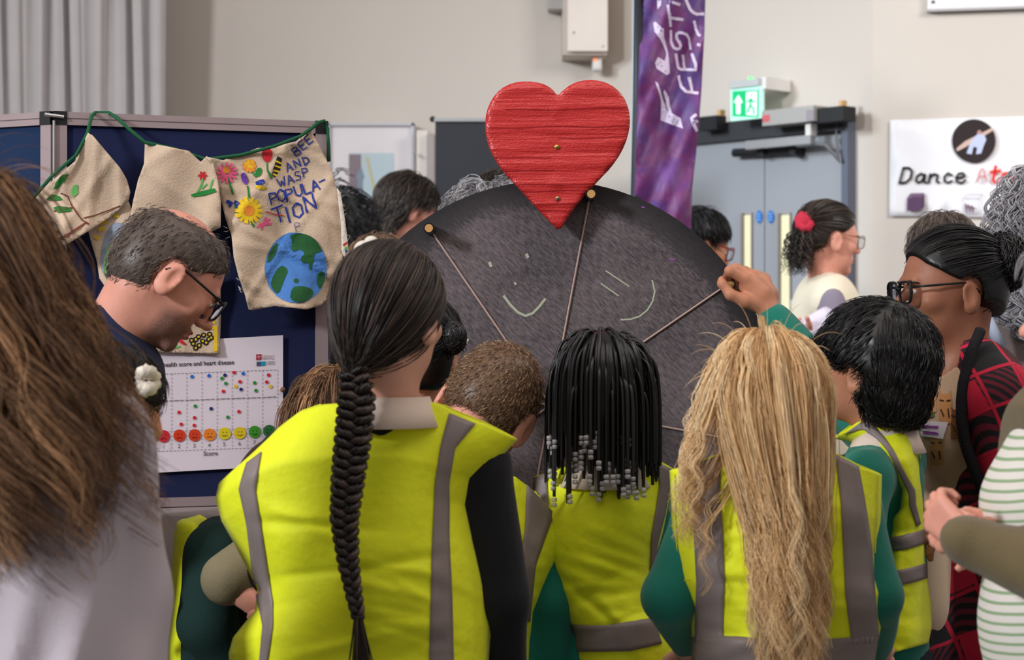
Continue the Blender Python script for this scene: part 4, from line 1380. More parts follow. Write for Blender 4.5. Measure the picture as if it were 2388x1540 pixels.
        for j, (q, r, aa) in enumerate(((.042, .0135, 1.0), (.032, .0105, .7), (.026, .0092, .45))):
            an = math.radians(thumb * aa)
            p2 = p + norm(f * math.cos(an) + t * math.sin(an) + n * .35 * (1 + j * .6)) * q * k
            F.cap(p, p2, r * k, (r - .0012) * k, .006)
            p = p2
        s.parts.append(F.mesh())
        return s

    def chains(s, chains, lo, hi, h=.0038, k=.006):
        """a hand given joint by joint: [(point, radius), ...] per finger"""
        F = Field(lo, hi, h)
        for c in chains:
            for (a, ra), (b, rb) in zip(c, c[1:]): F.cap(a, b, ra, rb, k)
        s.parts.append(F.mesh())
        return s

    def body(s, stub=None):
        """writes the skin as one mesh and stands the figure on legs"""
        V, Fs = joinm([p for p in s.parts if len(p[0])])
        s.bodyo = obj('body', V, Fs, s.skin, s.root, True, rnd=stub(s.toL(V)) if stub else None)
        return s

    def legs(s, trouser=None, stance=.09, dirx=None, h=.014):
        lo, hi = s.H - [.3, .3, s.H[2]], s.H + [.3, .3, .2]
        F = Field([lo[0], lo[1], -.02], hi, h)
        sidev = np.cross(s.fd, [0, 0, 1.])
        base = s.root.location
        F.cap(s.H + [0, 0, .03], s.H - [0, 0, .05], s.rh * 1.02, s.rh * .98, .03, sq=(s.fd, .74))
        sh = MB()
        for q in (-1, 1):
            hip = s.H + sidev * q * stance * .75 - [0, 0, .08]
            foot = np.array([base[0], base[1], .07]) + sidev * q * stance
            kn = (hip + foot) / 2 + s.fd * .02
            F.cap(hip, kn, .078 * s.sc, .058 * s.sc, .03)
            F.cap(kn, foot, .058 * s.sc, .045 * s.sc, .03)
            Rf = np.stack([sidev, s.fd, np.array([0, 0, 1.])], 1)
            shoe = MB()
            shoe.ell(foot + s.fd * .055 * s.sc - [0, 0, .030], np.array([.042, .12, .042]) * s.sc, Rf)
            shoe.box(foot + s.fd * .05 * s.sc - [0, 0, .061], (.075 * s.sc, .22 * s.sc, .02), Rf, bev=.006)
            shoe.build('shoe', SHOE, s.root, True)
        V, Q = F.mesh()
        obj('trousers', V, Q, trouser or TROUSER, s.root, True)
        return s

    def top(s, name, mat, sleeves=(1, 1), slen=1.0, thick=.010, seed=1, h=.010, fold=.004, hem=None, neckr=.07, ff=(18, 18, 9), extra=None, armk=1.0, long=.06, noff=(0, 0, 0)):
        pts = [s.SL, s.SR, s.H, s.N]
        if sleeves[0]: pts += [s.EL, s.WL]
        if sleeves[1]: pts += [s.ER, s.WR]
        F = Field(np.minimum.reduce(pts) - .22, np.maximum.reduce(pts) + .22, h)
        sq = (s.fd, s.flat)
        up = norm(s.SR - s.SL)
        F.cap(s.C, s.H - [0, 0, long], s.rc + thick, s.rh + thick, .03, sq=sq)
        F.cap(s.SL + up * .012, s.SR - up * .012, .040 * s.sc + thick, None, .05)
        no = np.asarray(noff, float)
        F.cap(s.N - [0, 0, .045] + no, s.N - [0, 0, .07], neckr * .9 * s.sc, neckr * 1.0 * s.sc, .04)
        for on, a, b, c in ((sleeves[0], s.SL, s.EL, s.WL), (sleeves[1], s.SR, s.ER, s.WR)):
            if not on: continue
            if on == 1:
                F.cap(a, b, (.042 * s.sc + thick) * armk, (.038 * s.sc + thick) * armk, .03)
                e_ = b + (c - b) * slen
                F.cap(b, e_, (.037 * s.sc + thick) * armk, (.027 * s.sc + thick) * armk, .02)
            else:
                F.cap(a, a + (b - a) * on, .044 * s.sc + thick, .046 * s.sc + thick, .03)
        if extra: extra(F)
        F.folds(fold, ff, seed=seed)
        F.ell(s.N + [0, 0, .02] + s.fd * .01 + no, np.array([.058, .058, .05]) * s.sc, None, .006, 'd')
        V, Q = F.mesh()
        return obj(name, V, Q, mat, s.root, True)

    def collar(s, mat=COLLAR, r=.062, hgt=.035, tilt=0, off=(0, 0, 0)):
        """a folded shirt collar round the neck"""
        n, nu = 4, 40
        V = []
        for i, (rr, z) in enumerate(((r * .93, hgt), (r * 1.0, hgt * 1.08), (r * 1.13, hgt * .5), (r * 1.30, -.006))):
            for j in range(nu):
                t = 2 * math.pi * j / nu
                d = s.fd * math.cos(t) + np.cross(s.fd, [0, 0, 1.]) * math.sin(t)
                V.append(s.N + np.asarray(off) + d * rr * s.sc + np.array([0, 0, z * s.sc - .030 - max(0, math.cos(t)) * .03 * s.sc]))
        Fs = [(i * nu + j, i * nu + (j + 1) % nu, (i + 1) * nu + (j + 1) % nu, (i + 1) * nu + j) for i in range(n - 1) for j in range(nu)]
        return obj('collar', V, Fs, mat, s.root, True, solid=.003)

    # ---- hair
    def haircap(s, mat, t=.010, cut=None, h=.006, back=.0, bald=None, name='hair', low=-.062, fold=.0, seed=3, extra=None):
        k = s.sc
        s.capt = t
        F = Field(s.hc - .19 * k, s.hc + .19 * k, h)
        F.ell(s.L(CR[0]), (CR[1] + t) * k, s.R, .01)
        F.ell(s.L((0, -.045, -.012)), (np.array([.063, .058, .058]) + t * .8) * k, s.R, .03)
        if back: F.ell(s.L((0, -.06, -.05)), np.array([.06 + back, .05 + back, .06]) * k, s.R, .03)
        if extra: extra(F)
        if fold: F.folds(fold, (60, 60, 60), seed)
        def fn(g):
            q = s.toL(g)
            a = q[..., 1] - ymax(q[..., 2])
            b = low - q[..., 2]
            ear = .030 - np.sqrt((q[..., 1] + .008) ** 2 + ((q[..., 2] + .006) * .8) ** 2) if low > -.1 else -1
            r = np.maximum(np.maximum(a, b), np.where(np.abs(q[..., 0]) > .055, ear, -1))
            if cut is not None: r = cut(q, r)
            return r * k
        F.cut(fn)
        V, Q = F.mesh()
        o = obj(name, V, Q, mat, s.root, True, rnd=np.full(len(V), .28))
        nm = np.zeros(len(V) * 3, np.float32)
        o.data.vertex_normals.foreach_get('vector', nm)
        nm = nm.reshape(-1, 3).astype(float)
        ql = s.toL(V)
        nl = nm @ s.R
        ok = (fn(V + nm * .002 - nm * .006) < -.002 * k)          # outer skin of the cap only
        s.capq, s.capn = ql[ok], nl[ok]
        s.hairo = o
        return o

    def roots(s, n, keep=None, seed=0, t=.006):
        r = np.random.default_rng(seed)
        d = norm(r.normal(size=(n * 6, 3)))
        q = CR[0] + d * (CR[1] + t)
        ok = (q[:, 1] < ymax(q[:, 2])) & (q[:, 2] > -.05)
        ear = (np.abs(q[:, 0]) > .05) & (np.sqrt((q[:, 1] + .008) ** 2 + (q[:, 2] + .006) ** 2) < .03)
        ok &= ~ear
        if keep is not None: ok &= keep(q)
        q, d = q[ok][:n], d[ok][:n]
        return q, d

    def headells(s, grow=.006):
        k = s.sc
        return [(s.L(CR[0]), (CR[1] + grow) * k, s.R), (s.L((0, .02, -.03)), np.array([.066, .066, .085]) * k, s.R)]

    def flow(s, mat, n, length, S=22, comb=None, keep=None, seed=0, layer=.012, r=.0011, K=1, crad=.006, amp=0, freq=3, wstart=.3, coherent=False, ells=(), grav=.22, name='hair_strands', tip=.4, drift=None, parent=None, jitter=0, lenvar=.15, rootlift=None, taper=.3, raw=False):
        q, d = s.roots(n, keep, seed)
        rr = np.random.default_rng(seed + 1)
        root = s.L(q)
        nr = norm((d / (CR[1] + .006)) @ s.R.T)
        dl = np.tile(np.array([0, 0, -1.]), (len(q), 1)) if comb is None else norm(comb(q, d) @ s.R.T)
        if raw: dirs = norm(dl)
        else:
            flat_ = nr * [1, 1, 0] + s.R[:, 1] * -.25
            dirs = norm(dl - (dl * nr).sum(1)[:, None] * nr * .92 + .12 * flat_)
        st = length * (1 - lenvar * rr.uniform(0, 1, len(q))) / S
        ly = rr.uniform(.001, layer, len(q))
        rootlift = s.capt if rootlift is None else rootlift
        E = s.headells(rootlift) + list(ells)
        g = drape(root, dirs, S, st, E, ly, grav, drift)
        ang = np.arctan2(q[:, 0], -q[:, 1])
        if amp: g = wave(g, amp, freq, wstart, seed, ang * 5 + q[:, 2] * 20 if coherent else None)
        if K > 1: g = clump(g, K, crad, seed, tip, jitter)
        rnd = np.repeat(rr.uniform(0, 1, len(q)) * .5 + (.25 + .25 * np.sin(ang * 11 + q[:, 2] * 25)), K) * .65 + rr.uniform(0, .35, len(q) * K)
        return tubes(name, g, r, mat, parent or s.hairo, rnd, taper=taper)

    def pulled(s, mat, n, tie, seed=0, r=.0012, S=14, keep=None, lift=.004, name='hair_strands', spread=.012):
        """strands combed over the skull to a tie point (head-local)"""
        q, d = s.roots(n, keep, seed)
        rr = np.random.default_rng(seed + 5)
        tie = np.asarray(tie, float)
        c = CR[0]
        rad = (CR[1] + s.capt + .0005)
        a = norm((q - c) / rad)
        bdir = norm((tie - c) / rad)
        om = np.arccos(np.clip(a @ bdir, -1, 1))
        u = np.linspace(0, 1, S)
        so = np.sin(om)[:, None] + 1e-6
        path = (np.sin((1 - u)[None] * om[:, None]) / so)[..., None] * a[:, None] + (np.sin(u[None] * om[:, None]) / so)[..., None] * bdir
        lf = rr.uniform(0, lift, len(q))[:, None, None]
        path = c + path * (rad + lf)
        tb = norm(tie - c) * np.linalg.norm(bdir * rad)
        path += ((tie - (c + bdir * rad)) * (u ** 3)[None, :, None])
        path += rr.normal(size=(len(q), 1, 3)) * spread * .5 * (u ** 2)[None, :, None]
        return tubes(name, s.L(path), r, mat, s.hairo, None)

    def short(s, mat, n, ln_, comb, seed=0, r=.0008, keep=None, S=5, name='hair_strands', lift=.28, droop=.0, var=.14, rv=None):
        """short strands lying along the surface of the hair cap"""
        rr = np.random.default_rng(seed + 9)
        ids = rr.integers(0, len(s.capq), n)
        q = s.capq[ids] + rr.normal(size=(n, 3)) * .003
        d = s.capn[ids]
        if keep is not None:
            m = keep(q)
            q, d = q[m], d[m]
        c = norm(comb(q, d) + rr.normal(size=q.shape) * var)
        c = norm(c - (c * d).sum(1)[:, None] * d)
        L_ = (ln_ * rr.uniform(.6, 1.1, len(q)))[:, None, None]
        u = np.linspace(0, 1, S)[None, :, None]
        curve = q[:, None] - d[:, None] * .001 + c[:, None] * L_ * u + d[:, None] * L_ * (lift * np.sin(u * 2.4) - .8 * L_ / .1 * u ** 2 * .5)
        return tubes(name, s.L(curve), r, mat, s.hairo, None)

    def glasses(s, mat, lensmat=None, w=.027, hgt=.019, thick=.0022, y=.108, z=.006, drop=0):
        k = s.sc
        rims = []
        mb = MB()
        for q in (-1, 1):
            t = np.arange(28) * 2 * math.pi / 28
            cx = np.sign(np.cos(t)) * np.abs(np.cos(t)) ** .6 * w + q * .033
            cz = np.sign(np.sin(t)) * np.abs(np.sin(t)) ** .6 * hgt + z
            ring = np.stack([cx, y - .10 * (np.abs(cx) - .02).clip(0) ** 1.2, cz], 1)
            rims.append(ring)
            mb.tube(s.L(ring), thick * k, 6, True)
            mb.tube(s.L([(q * .060, y - .006, z + .010), (q * .078, y - .035, z + .011), (q * .083, .005, z + .013), (q * .083, -.012, z + .008), (q * .081, -.026, z - .008)]), thick * k * .95, 6)
        mb.tube(s.L([(-.009, y, z + .006), (0, y + .003, z + .009), (.009, y, z + .006)]), thick * k, 6)
        o = mb.build('glasses', mat, s.root, True)
        for ring in rims:
            c = ring.mean(0)
            n = len(ring)
            obj('lens', s.L(np.concatenate([ring, [c]])), [(i, (i + 1) % n, n) for i in range(n)], lensmat or LENS, o, False)
        return o


LENS = M('lens_clear', (236, 240, 245), .05, trans=1.0, spec=.5)
MATS['lens_clear'].node_tree.nodes['Principled BSDF'].inputs['IOR'].default_value = 1.05


def pxs(pts, D): return np.array([P(x, y, D) for x, y in pts])


def resample(pl, n):
    p = np.asarray(pl, float)
    seg = np.r_[0, np.cumsum(np.linalg.norm(np.diff(p[:, :2], axis=0), axis=1))]
    t = np.linspace(0, seg[-1], n)
    return np.stack([np.interp(t, seg, p[:, i]) for i in range(p.shape[1])], 1)


def vest(s, D, Lp, Rp, top, b=.10, seed=1, fold=.010, nu=60, nv=84, fdep=None, name='hi_vis_vest', gape=.02):
    """loose safety vest: a back panel with the outline it has in the picture and a front panel joined to it at shoulders and sides.
    D depth of the body's middle, b how far the back stands out behind it"""
    r = np.random.default_rng(seed)
    w = [(r.uniform(-1, 1) * 45, r.uniform(-1, 1) * 16, r.uniform(0, 6.3)) for _ in range(7)]
    L_, R_ = resample(Lp, nv), resample(Rp, nv)
    xm, xw = X((L_[0, 0] + R_[0, 0]) / 2, D), X(R_[0, 0], D) - X(L_[0, 0], D)
    cr = [(xm + xw * r.uniform(-.4, .4), Z(L_[:, 1].max() - 40, D) + r.uniform(-.02, .24), r.normal() * .35, r.uniform(.006, .012), r.uniform(.04, .11), r.choice([-1, 1]) * r.uniform(.003, .007)) for _ in range(16)]
    tx = np.array(top, float)
    V = []
    for i in range(nv):
        t = i / (nv - 1)
        for j in range(nu):
            u = j / (nu - 1)
            sx = 2 * u - 1
            px = L_[i, 0] + (R_[i, 0] - L_[i, 0]) * u
            chord = L_[i, 1] + (R_[i, 1] - L_[i, 1]) * u
            px0 = L_[0, 0] + (R_[0, 0] - L_[0, 0]) * u
            dz = np.interp(px0, tx[:, 0], tx[:, 1]) - (L_[0, 1] + (R_[0, 1] - L_[0, 1]) * u)
            py = chord + dz * (1 - t) ** 1.6
            blg = b * (1 - abs(sx) ** 2.6) ** .7 * (.42 + .58 * min(1, t * 4.5))
            x0, z0 = X(px, D), Z(py, D)
            fo = sum(math.sin(a * x0 + c * z0 + ph + .8 * math.sin(z0 * 23 + ph)) for a, c, ph in w) / 2.6 * fold * (1 - abs(sx) ** 4)
            fo += fold * .55 * math.sin(38 * z0 + 14 * x0 + 2 * math.sin(9 * x0)) * t * (.3 + .7 * abs(sx))
            for cxx, czz, ang, wd, ln2, am in cr:      # creases
                dx, dz_ = x0 - cxx, z0 - czz
                a_, b_ = dx * math.cos(ang) + dz_ * math.sin(ang), -dx * math.sin(ang) + dz_ * math.cos(ang)
                fo += am * math.exp(-(b_ / wd) ** 2 - (a_ / ln2) ** 2) * (1 - abs(sx) ** 6)
            V.append(P(px, py, D - blg + fo))
    V = np.array(V)
    Fs = [(i * nu + j, i * nu + j + 1, (i + 1) * nu + j + 1, (i + 1) * nu + j) for i in range(nv - 1) for j in range(nu - 1)]
    back = V.reshape(nv, nu, 3)
    front = []
    fdep = fdep or b * 1.1
    for i in range(nv):
        t = i / (nv - 1)
        for j in range(nu):
            u = j / (nu - 1)
            sx = 2 * u - 1
            a, c = back[i, 0], back[i, -1]
            z = back[i, j][2] - (.10 * (1 - min(1, abs(sx) * 2.2)) * (1 - t) ** 3)
            arm = gape * math.exp(-((t - .22) / .16) ** 2) if t > 0 else 0
            x = a[0] + (c[0] - a[0]) * u - sx * arm
            bl = fdep * (1 - abs(sx) ** 2.6) ** .7 * (.1 + .9 * min(1, t * 4))
            front.append((x, D + bl + .002 * (t > 0), z))
    V2 = np.concatenate([V, np.array(front)])
    n1 = nv * nu
    F2 = Fs + [(n1 + i * nu + j, n1 + (i + 1) * nu + j, n1 + (i + 1) * nu + j + 1, n1 + i * nu + j + 1) for i in range(nv - 1) for j in range(nu - 1)]
    o = obj(name, V2, F2, HV, s.root, True, solid=.0025)
    return o


def tape(v, strips, mat=None, off=.0035):
    """reflective strips sewn on a vest; each strip is two traced edges"""
    S_ = Draped(v)
    for a, b in strips:
        n = max(8, int(np.linalg.norm(np.diff(np.array(a, float), axis=0), axis=1).sum() / 12))
        A, B = resample([(x, y) for x, y in a], n), resample([(x, y) for x, y in b], n)
        m = max(4, int(np.mean(np.linalg.norm(A - B, axis=1)) / 10))
        V = [[S_.pt(*(A[i] + (B[i] - A[i]) * j / m), off) for j in range(m + 1)] for i in range(n)]
        VV, Fs, ids = [], [], {}
        for i in range(n - 1):
            for j in range(m):
                q = ((i, j), (i, j + 1), (i + 1, j + 1), (i + 1, j))
                if any(V[x][y] is None for x, y in q): continue
                f = []
                for x, y in q:
                    if (x, y) not in ids:
                        ids[(x, y)] = len(VV)
                        VV.append(V[x][y])
                    f.append(ids[(x, y)])
                Fs.append(f)
        if VV: obj('reflective_strip', VV, Fs, mat or TAPE, v, True, solid=.0012)


def hem_seam(v, lines, w=3):
    strokes('seam', Draped(v), lines, w, M('hi_vis_seam', (222, 214, 40), .6), v, .0036, 10)


def braid(name, s, line, width, mat, parent, turns, seed=0, K=9):
    """three plaited locks along a room-space line"""
    n = 140
    p = resample(np.asarray(line, float), n)
    seg = np.r_[0, np.cumsum(np.linalg.norm(np.diff(np.asarray(line, float), axis=0), axis=1))]
    p = np.stack([np.interp(np.linspace(0, seg[-1], n), seg, np.asarray(line, float)[:, i]) for i in range(3)], 1)
    T = norm(np.gradient(p, axis=0))
    A = norm(np.cross(T, [0, 1., 0]))
    B = np.cross(A, T)
    u = np.linspace(0, 1, n)
    wd = np.interp(u, np.linspace(0, 1, len(width)), width)[:, None]
    r = np.random.default_rng(seed)
    P_, R_ = [], []
    for c in range(3):
        th = u * turns * 2 * math.pi + c * 2 * math.pi / 3
        ctr = p + A * (np.sin(th)[:, None] * wd * .27) + B * (np.sin(2 * th)[:, None] * wd * .14)
        for k in range(K):
            a = 6.283 * k / K + r.uniform(-.2, .2)
            rad = wd * .15
            P_.append(ctr + A * math.cos(a) * rad + B * math.sin(a) * rad)
    P_ = np.array(P_)
    prof = np.mean(width) * .105
    return tubes(name, P_, prof, mat, parent, None, n=5, taper=.6)
# ------------------------------------------------------------------ hair colours
H_BROWN = hairmat('hair_brown', (52, 38, 29), (120, 88, 65), (222, 170, 122), .5, .3)
H_DARK = hairmat('hair_dark_brown', (22, 17, 16), (46, 36, 32), (84, 66, 56))
H_BLACK = hairmat('hair_black', (9, 9, 11), (18, 17, 19), (40, 36, 38), .38)
H_BLOND = hairmat('hair_blonde', (158, 116, 78), (240, 198, 142), (255, 240, 204), .5, .3)
H_SAND = hairmat('hair_sandy', (70, 52, 40), (128, 98, 74), (190, 154, 118))
H_GREYBR = hairmat('hair_grey_brown', (56, 46, 42), (96, 82, 74), (140, 124, 114))
H_GREY = hairmat('hair_grey', (96, 94, 98), (166, 164, 170), (222, 222, 228))
HVLAB = 'hi-vis vest'
up_side = lambda q, d: d * .4 + np.array([0, -.5, -.8])

# ------------------------------------------------------------------ teal-sleeved boy with one hand on a wheel peg
def boy():
    s = Person('dark-haired boy in a yellow safety vest reaching up to hold a wheel peg', X(2090, 3.62), 3.62, 'tan', sc=.95)
    s.head(2027, 866, 3.6, yaw=58, pitch=12, roll=0, neck=P(2062, 1020, 3.6), h=.0042, eyes=True, nr=.050)
    WR = P(1806, 748, 4.0)
    s.pose(P(2016, 1120, 3.50), P(2095, 1075, 3.72), P(2090, 1600, 3.62), P(1998, 1320, 3.44), P(1960, 1400, 3.6), P(1940, 915, 3.93), WR, face=50, rc=.085, rh=.085)
    q = lambda *a: [(P(x, y, D), r) for x, y, D, r in a]
    s.chains([
        q((1818, 762, 4.0, .0225), (1796, 728, 4.0, .022), (1772, 690, 4.005, .026), (1752, 668, 4.01, .026)),
        q((1790, 722, 4.0, .02), (1790, 690, 4.02, .022), (1780, 662, 4.03, .018)),
        q((1762, 680, 4.0, .018), (1738, 651, 3.995, .0125), (1702, 632, 3.99, .0105), (1694, 650, 4.035, .0092), (1706, 672, 4.05, .008)),
        q((1768, 668, 4.02, .018), (1752, 646, 4.03, .0125), (1716, 626, 4.035, .0105), (1703, 648, 4.06, .0092), (1714, 672, 4.07, .008)),
        q((1776, 664, 4.03, .018), (1768, 646, 4.05, .012), (1736, 632, 4.06, .010), (1722, 654, 4.078, .009), (1724, 676, 4.08, .008)),
        q((1784, 664, 4.04, .016), (1784, 650, 4.065, .011), (1758, 640, 4.078, .009), (1744, 660, 4.085, .008)),
        q((1776, 712, 4.0, .019), (1738, 702, 3.99, .0145), (1704, 688, 3.985, .0115), (1684, 662, 3.99, .0098), (1682, 652, 3.995, .007)),
    ], P(1640, 800, 3.86), P(1860, 590, 4.14))
    s.body()
    s.legs()
    s.top('sweater', TEAL, seed=11)
    s.collar(off=(0, 0, .008))
    v = vest(s, 3.62, [(1945, 1022), (1985, 1030), (2030, 1070), (2066, 1114), (2094, 1150), (2090, 1195), (2068, 1216), (2062, 1300), (2055, 1400), (2040, 1480), (2035, 1536)],
             [(2128, 968), (2142, 1030), (2149, 1120), (2153, 1218), (2158, 1320), (2168, 1400), (2172, 1463), (2164, 1500)],
             [(1945, 1022), (2000, 985), (2060, 968), (2107, 954), (2128, 968)], b=.12, seed=5, fdep=.08)
    tape(v, [([(1968, 1012), (2012, 1000), (2046, 1024), (2073, 1055), (2106, 1118), (2119, 1146), (2120, 1180), (2134, 1228)], [(2010, 986), (2028, 984), (2062, 1022), (2085, 1054), (2118, 1117), (2131, 1144), (2132, 1176), (2143, 1222)]),
             ([(2066, 1257), (2100, 1254), (2152, 1234)], [(2068, 1288), (2104, 1285), (2153, 1268)]),
             ([(2064, 1336), (2100, 1330), (2155, 1314)], [(2066, 1370), (2100, 1366), (2158, 1349)])])
    s.haircap(H_BLACK, t=.022, h=.006, back=.012, low=-.085, fold=.002,
              cut=lambda q, r: np.maximum(q[..., 1] - np.interp(q[..., 2], [-.09, -.03, -.015, .02, .028, .06, .13], [-.03, -.012, .004, .052, .12, .13, .13]), np.maximum(-.088 - q[..., 2], np.where(np.abs(q[..., 0]) > .052, .026 - np.sqrt((q[..., 1] - .002) ** 2 + (q[..., 2] + .012) ** 2), -1))))
    s.short(H_BLACK, 6500, .032, lambda q, d: np.stack([q[:, 0] * 9, np.where(q[:, 1] > -.03, .9, -.5), -.25 - 9 * np.abs(q[:, 0])], 1), 4, r=.0009, S=6, lift=.10, var=.12)
    s.glasses(M('glasses_silver', (190, 186, 176), .3, metal=.6), w=.025)
boy()

# ------------------------------------------------------------------ girl with long blonde hair
def blonde():
    s = Person('girl with long wavy blonde hair down the back of her yellow safety vest', X(1810, 3.25), 3.25, 'pale', sc=.91)
    s.head(1786, 938, 3.2, yaw=6, pitch=0, neck=P(1795, 1052, 3.22), h=.007)
    s.pose(P(1636, 1186, 3.29), P(1990, 1186, 3.29), P(1815, 1640, 3.27), P(1560, 1392, 3.25), P(1610, 1520, 3.42), P(2046, 1392, 3.25), P(2040, 1520, 3.42), rc=.115, rh=.115)
    s.hand(s.WL, (.25, 1, -.2), (0, 0, -1), 1, h=.006)
    s.hand(s.WR, (-.25, 1, -.2), (0, 0, -1), -1, h=.006)
    s.body()
    s.legs()
    s.top('sweater', TEAL, seed=12, armk=.92)
    s.collar()
    v = vest(s, 3.25, [(1563, 1098), (1566, 1160), (1569, 1230), (1576, 1310), (1580, 1360), (1597, 1398), (1612, 1420), (1615, 1480), (1615, 1570)],
             [(2055, 1107), (2053, 1200), (2046, 1285), (2054, 1350), (2068, 1386), (2060, 1430), (2045, 1500), (2030, 1570)],
             [(1563, 1098), (1617, 1086), (1680, 1062), (1722, 1046), (1790, 1050), (1870, 1050), (1945, 1060), (2002, 1088), (2055, 1107)], b=.105, seed=2)
    tape(v, [([(1620, 1086), (1616, 1153), (1621, 1245), (1627, 1355), (1625, 1420), (1624, 1500)], [(1681, 1064), (1680, 1153), (1688, 1245), (1692, 1355), (1690, 1420), (1688, 1500)]),
             ([(1946, 1062), (1958, 1164), (1964, 1273), (1969, 1382), (1984, 1500)], [(2000, 1090), (2013, 1164), (2029, 1273), (2037, 1382), (2046, 1500)]),
             ([(1618, 1486), (1700, 1487), (1780, 1492), (1880, 1492), (1984, 1486), (2044, 1484)], [(1617, 1558), (1700, 1562), (1780, 1565), (1880, 1565), (1984, 1562), (2032, 1558)])])
    hem_seam(v, [[(1576, 1106), (1578, 1200), (1584, 1300), (1590, 1355), (1612, 1352)], [(2044, 1110), (2042, 1200), (2036, 1290)]], 2.5)
    s.haircap(H_BLOND, t=.010, low=-.12)
    E = [(np.array([X(1800, 3.25), 3.25, Z(1260, 3.25)]), np.array([.17, .125, .15]), np.eye(3)), (np.array([X(1800, 3.2), 3.21, Z(1030, 3.2)]), np.array([.06, .07, .09]), np.eye(3))]
    def go(n, ln, keep, seed, xt, k, **kw):
        q, d = s.roots(n, keep, seed)
        rr = np.random.default_rng(seed + 1)
        S = 30
        nr = norm((d / CR[1]) @ s.R.T)
        dirs = norm(np.array([0, -.25, -1.]) - (nr @ np.array([0, -.25, -1.]))[:, None] * nr * .95)
        g = drape(s.L(q), dirs, S, ln * (1 - .42 * rr.uniform(0, 1, len(q)) ** 1.3) / S, s.headells(.009) + E, rr.uniform(.001, .006, len(q)), .24)
        u = np.linspace(0, 1, S)
        g[..., 0] += (xt + (g[:, :1, 0] - s.hc[0]) * .80 - g[..., 0]) * (np.clip((u - .16) / .5, 0, 1) ** 1.2 * k)[None]
        ang = np.arctan2(q[:, 0], -q[:, 1])
        g = wave(g, .013, 4.2, .45, seed, ang * 6 + q[:, 2] * 25)
        g = clump(g, 9, .0048, seed, .8, .0015)
        rnd = np.repeat(rr.uniform(0, 1, len(q)) * .5 + .25 + .25 * np.sin(ang * 13 + q[:, 2] * 20), 9) * .7 + rr.uniform(0, .3, len(q) * 9)
        tubes('hair_strands', g, .00065, H_BLOND, s.hairo, rnd)
    go(480, .47, lambda q: (q[:, 0] > -.056) | (q[:, 1] < -.03), 21, X(1838, 3.12), 1.0)
    go(60, .31, lambda q: (q[:, 0] < -.050) & (q[:, 1] > -.05), 22, X(1668, 3.15), .8)
    fl = s.flow(H_BLOND, 40, .07, S=10, layer=.03, raw=True, r=.0005, comb=lambda q, d: d * 1.4 + RNG.normal(size=q.shape) * .3, grav=.12, seed=9)
blonde()

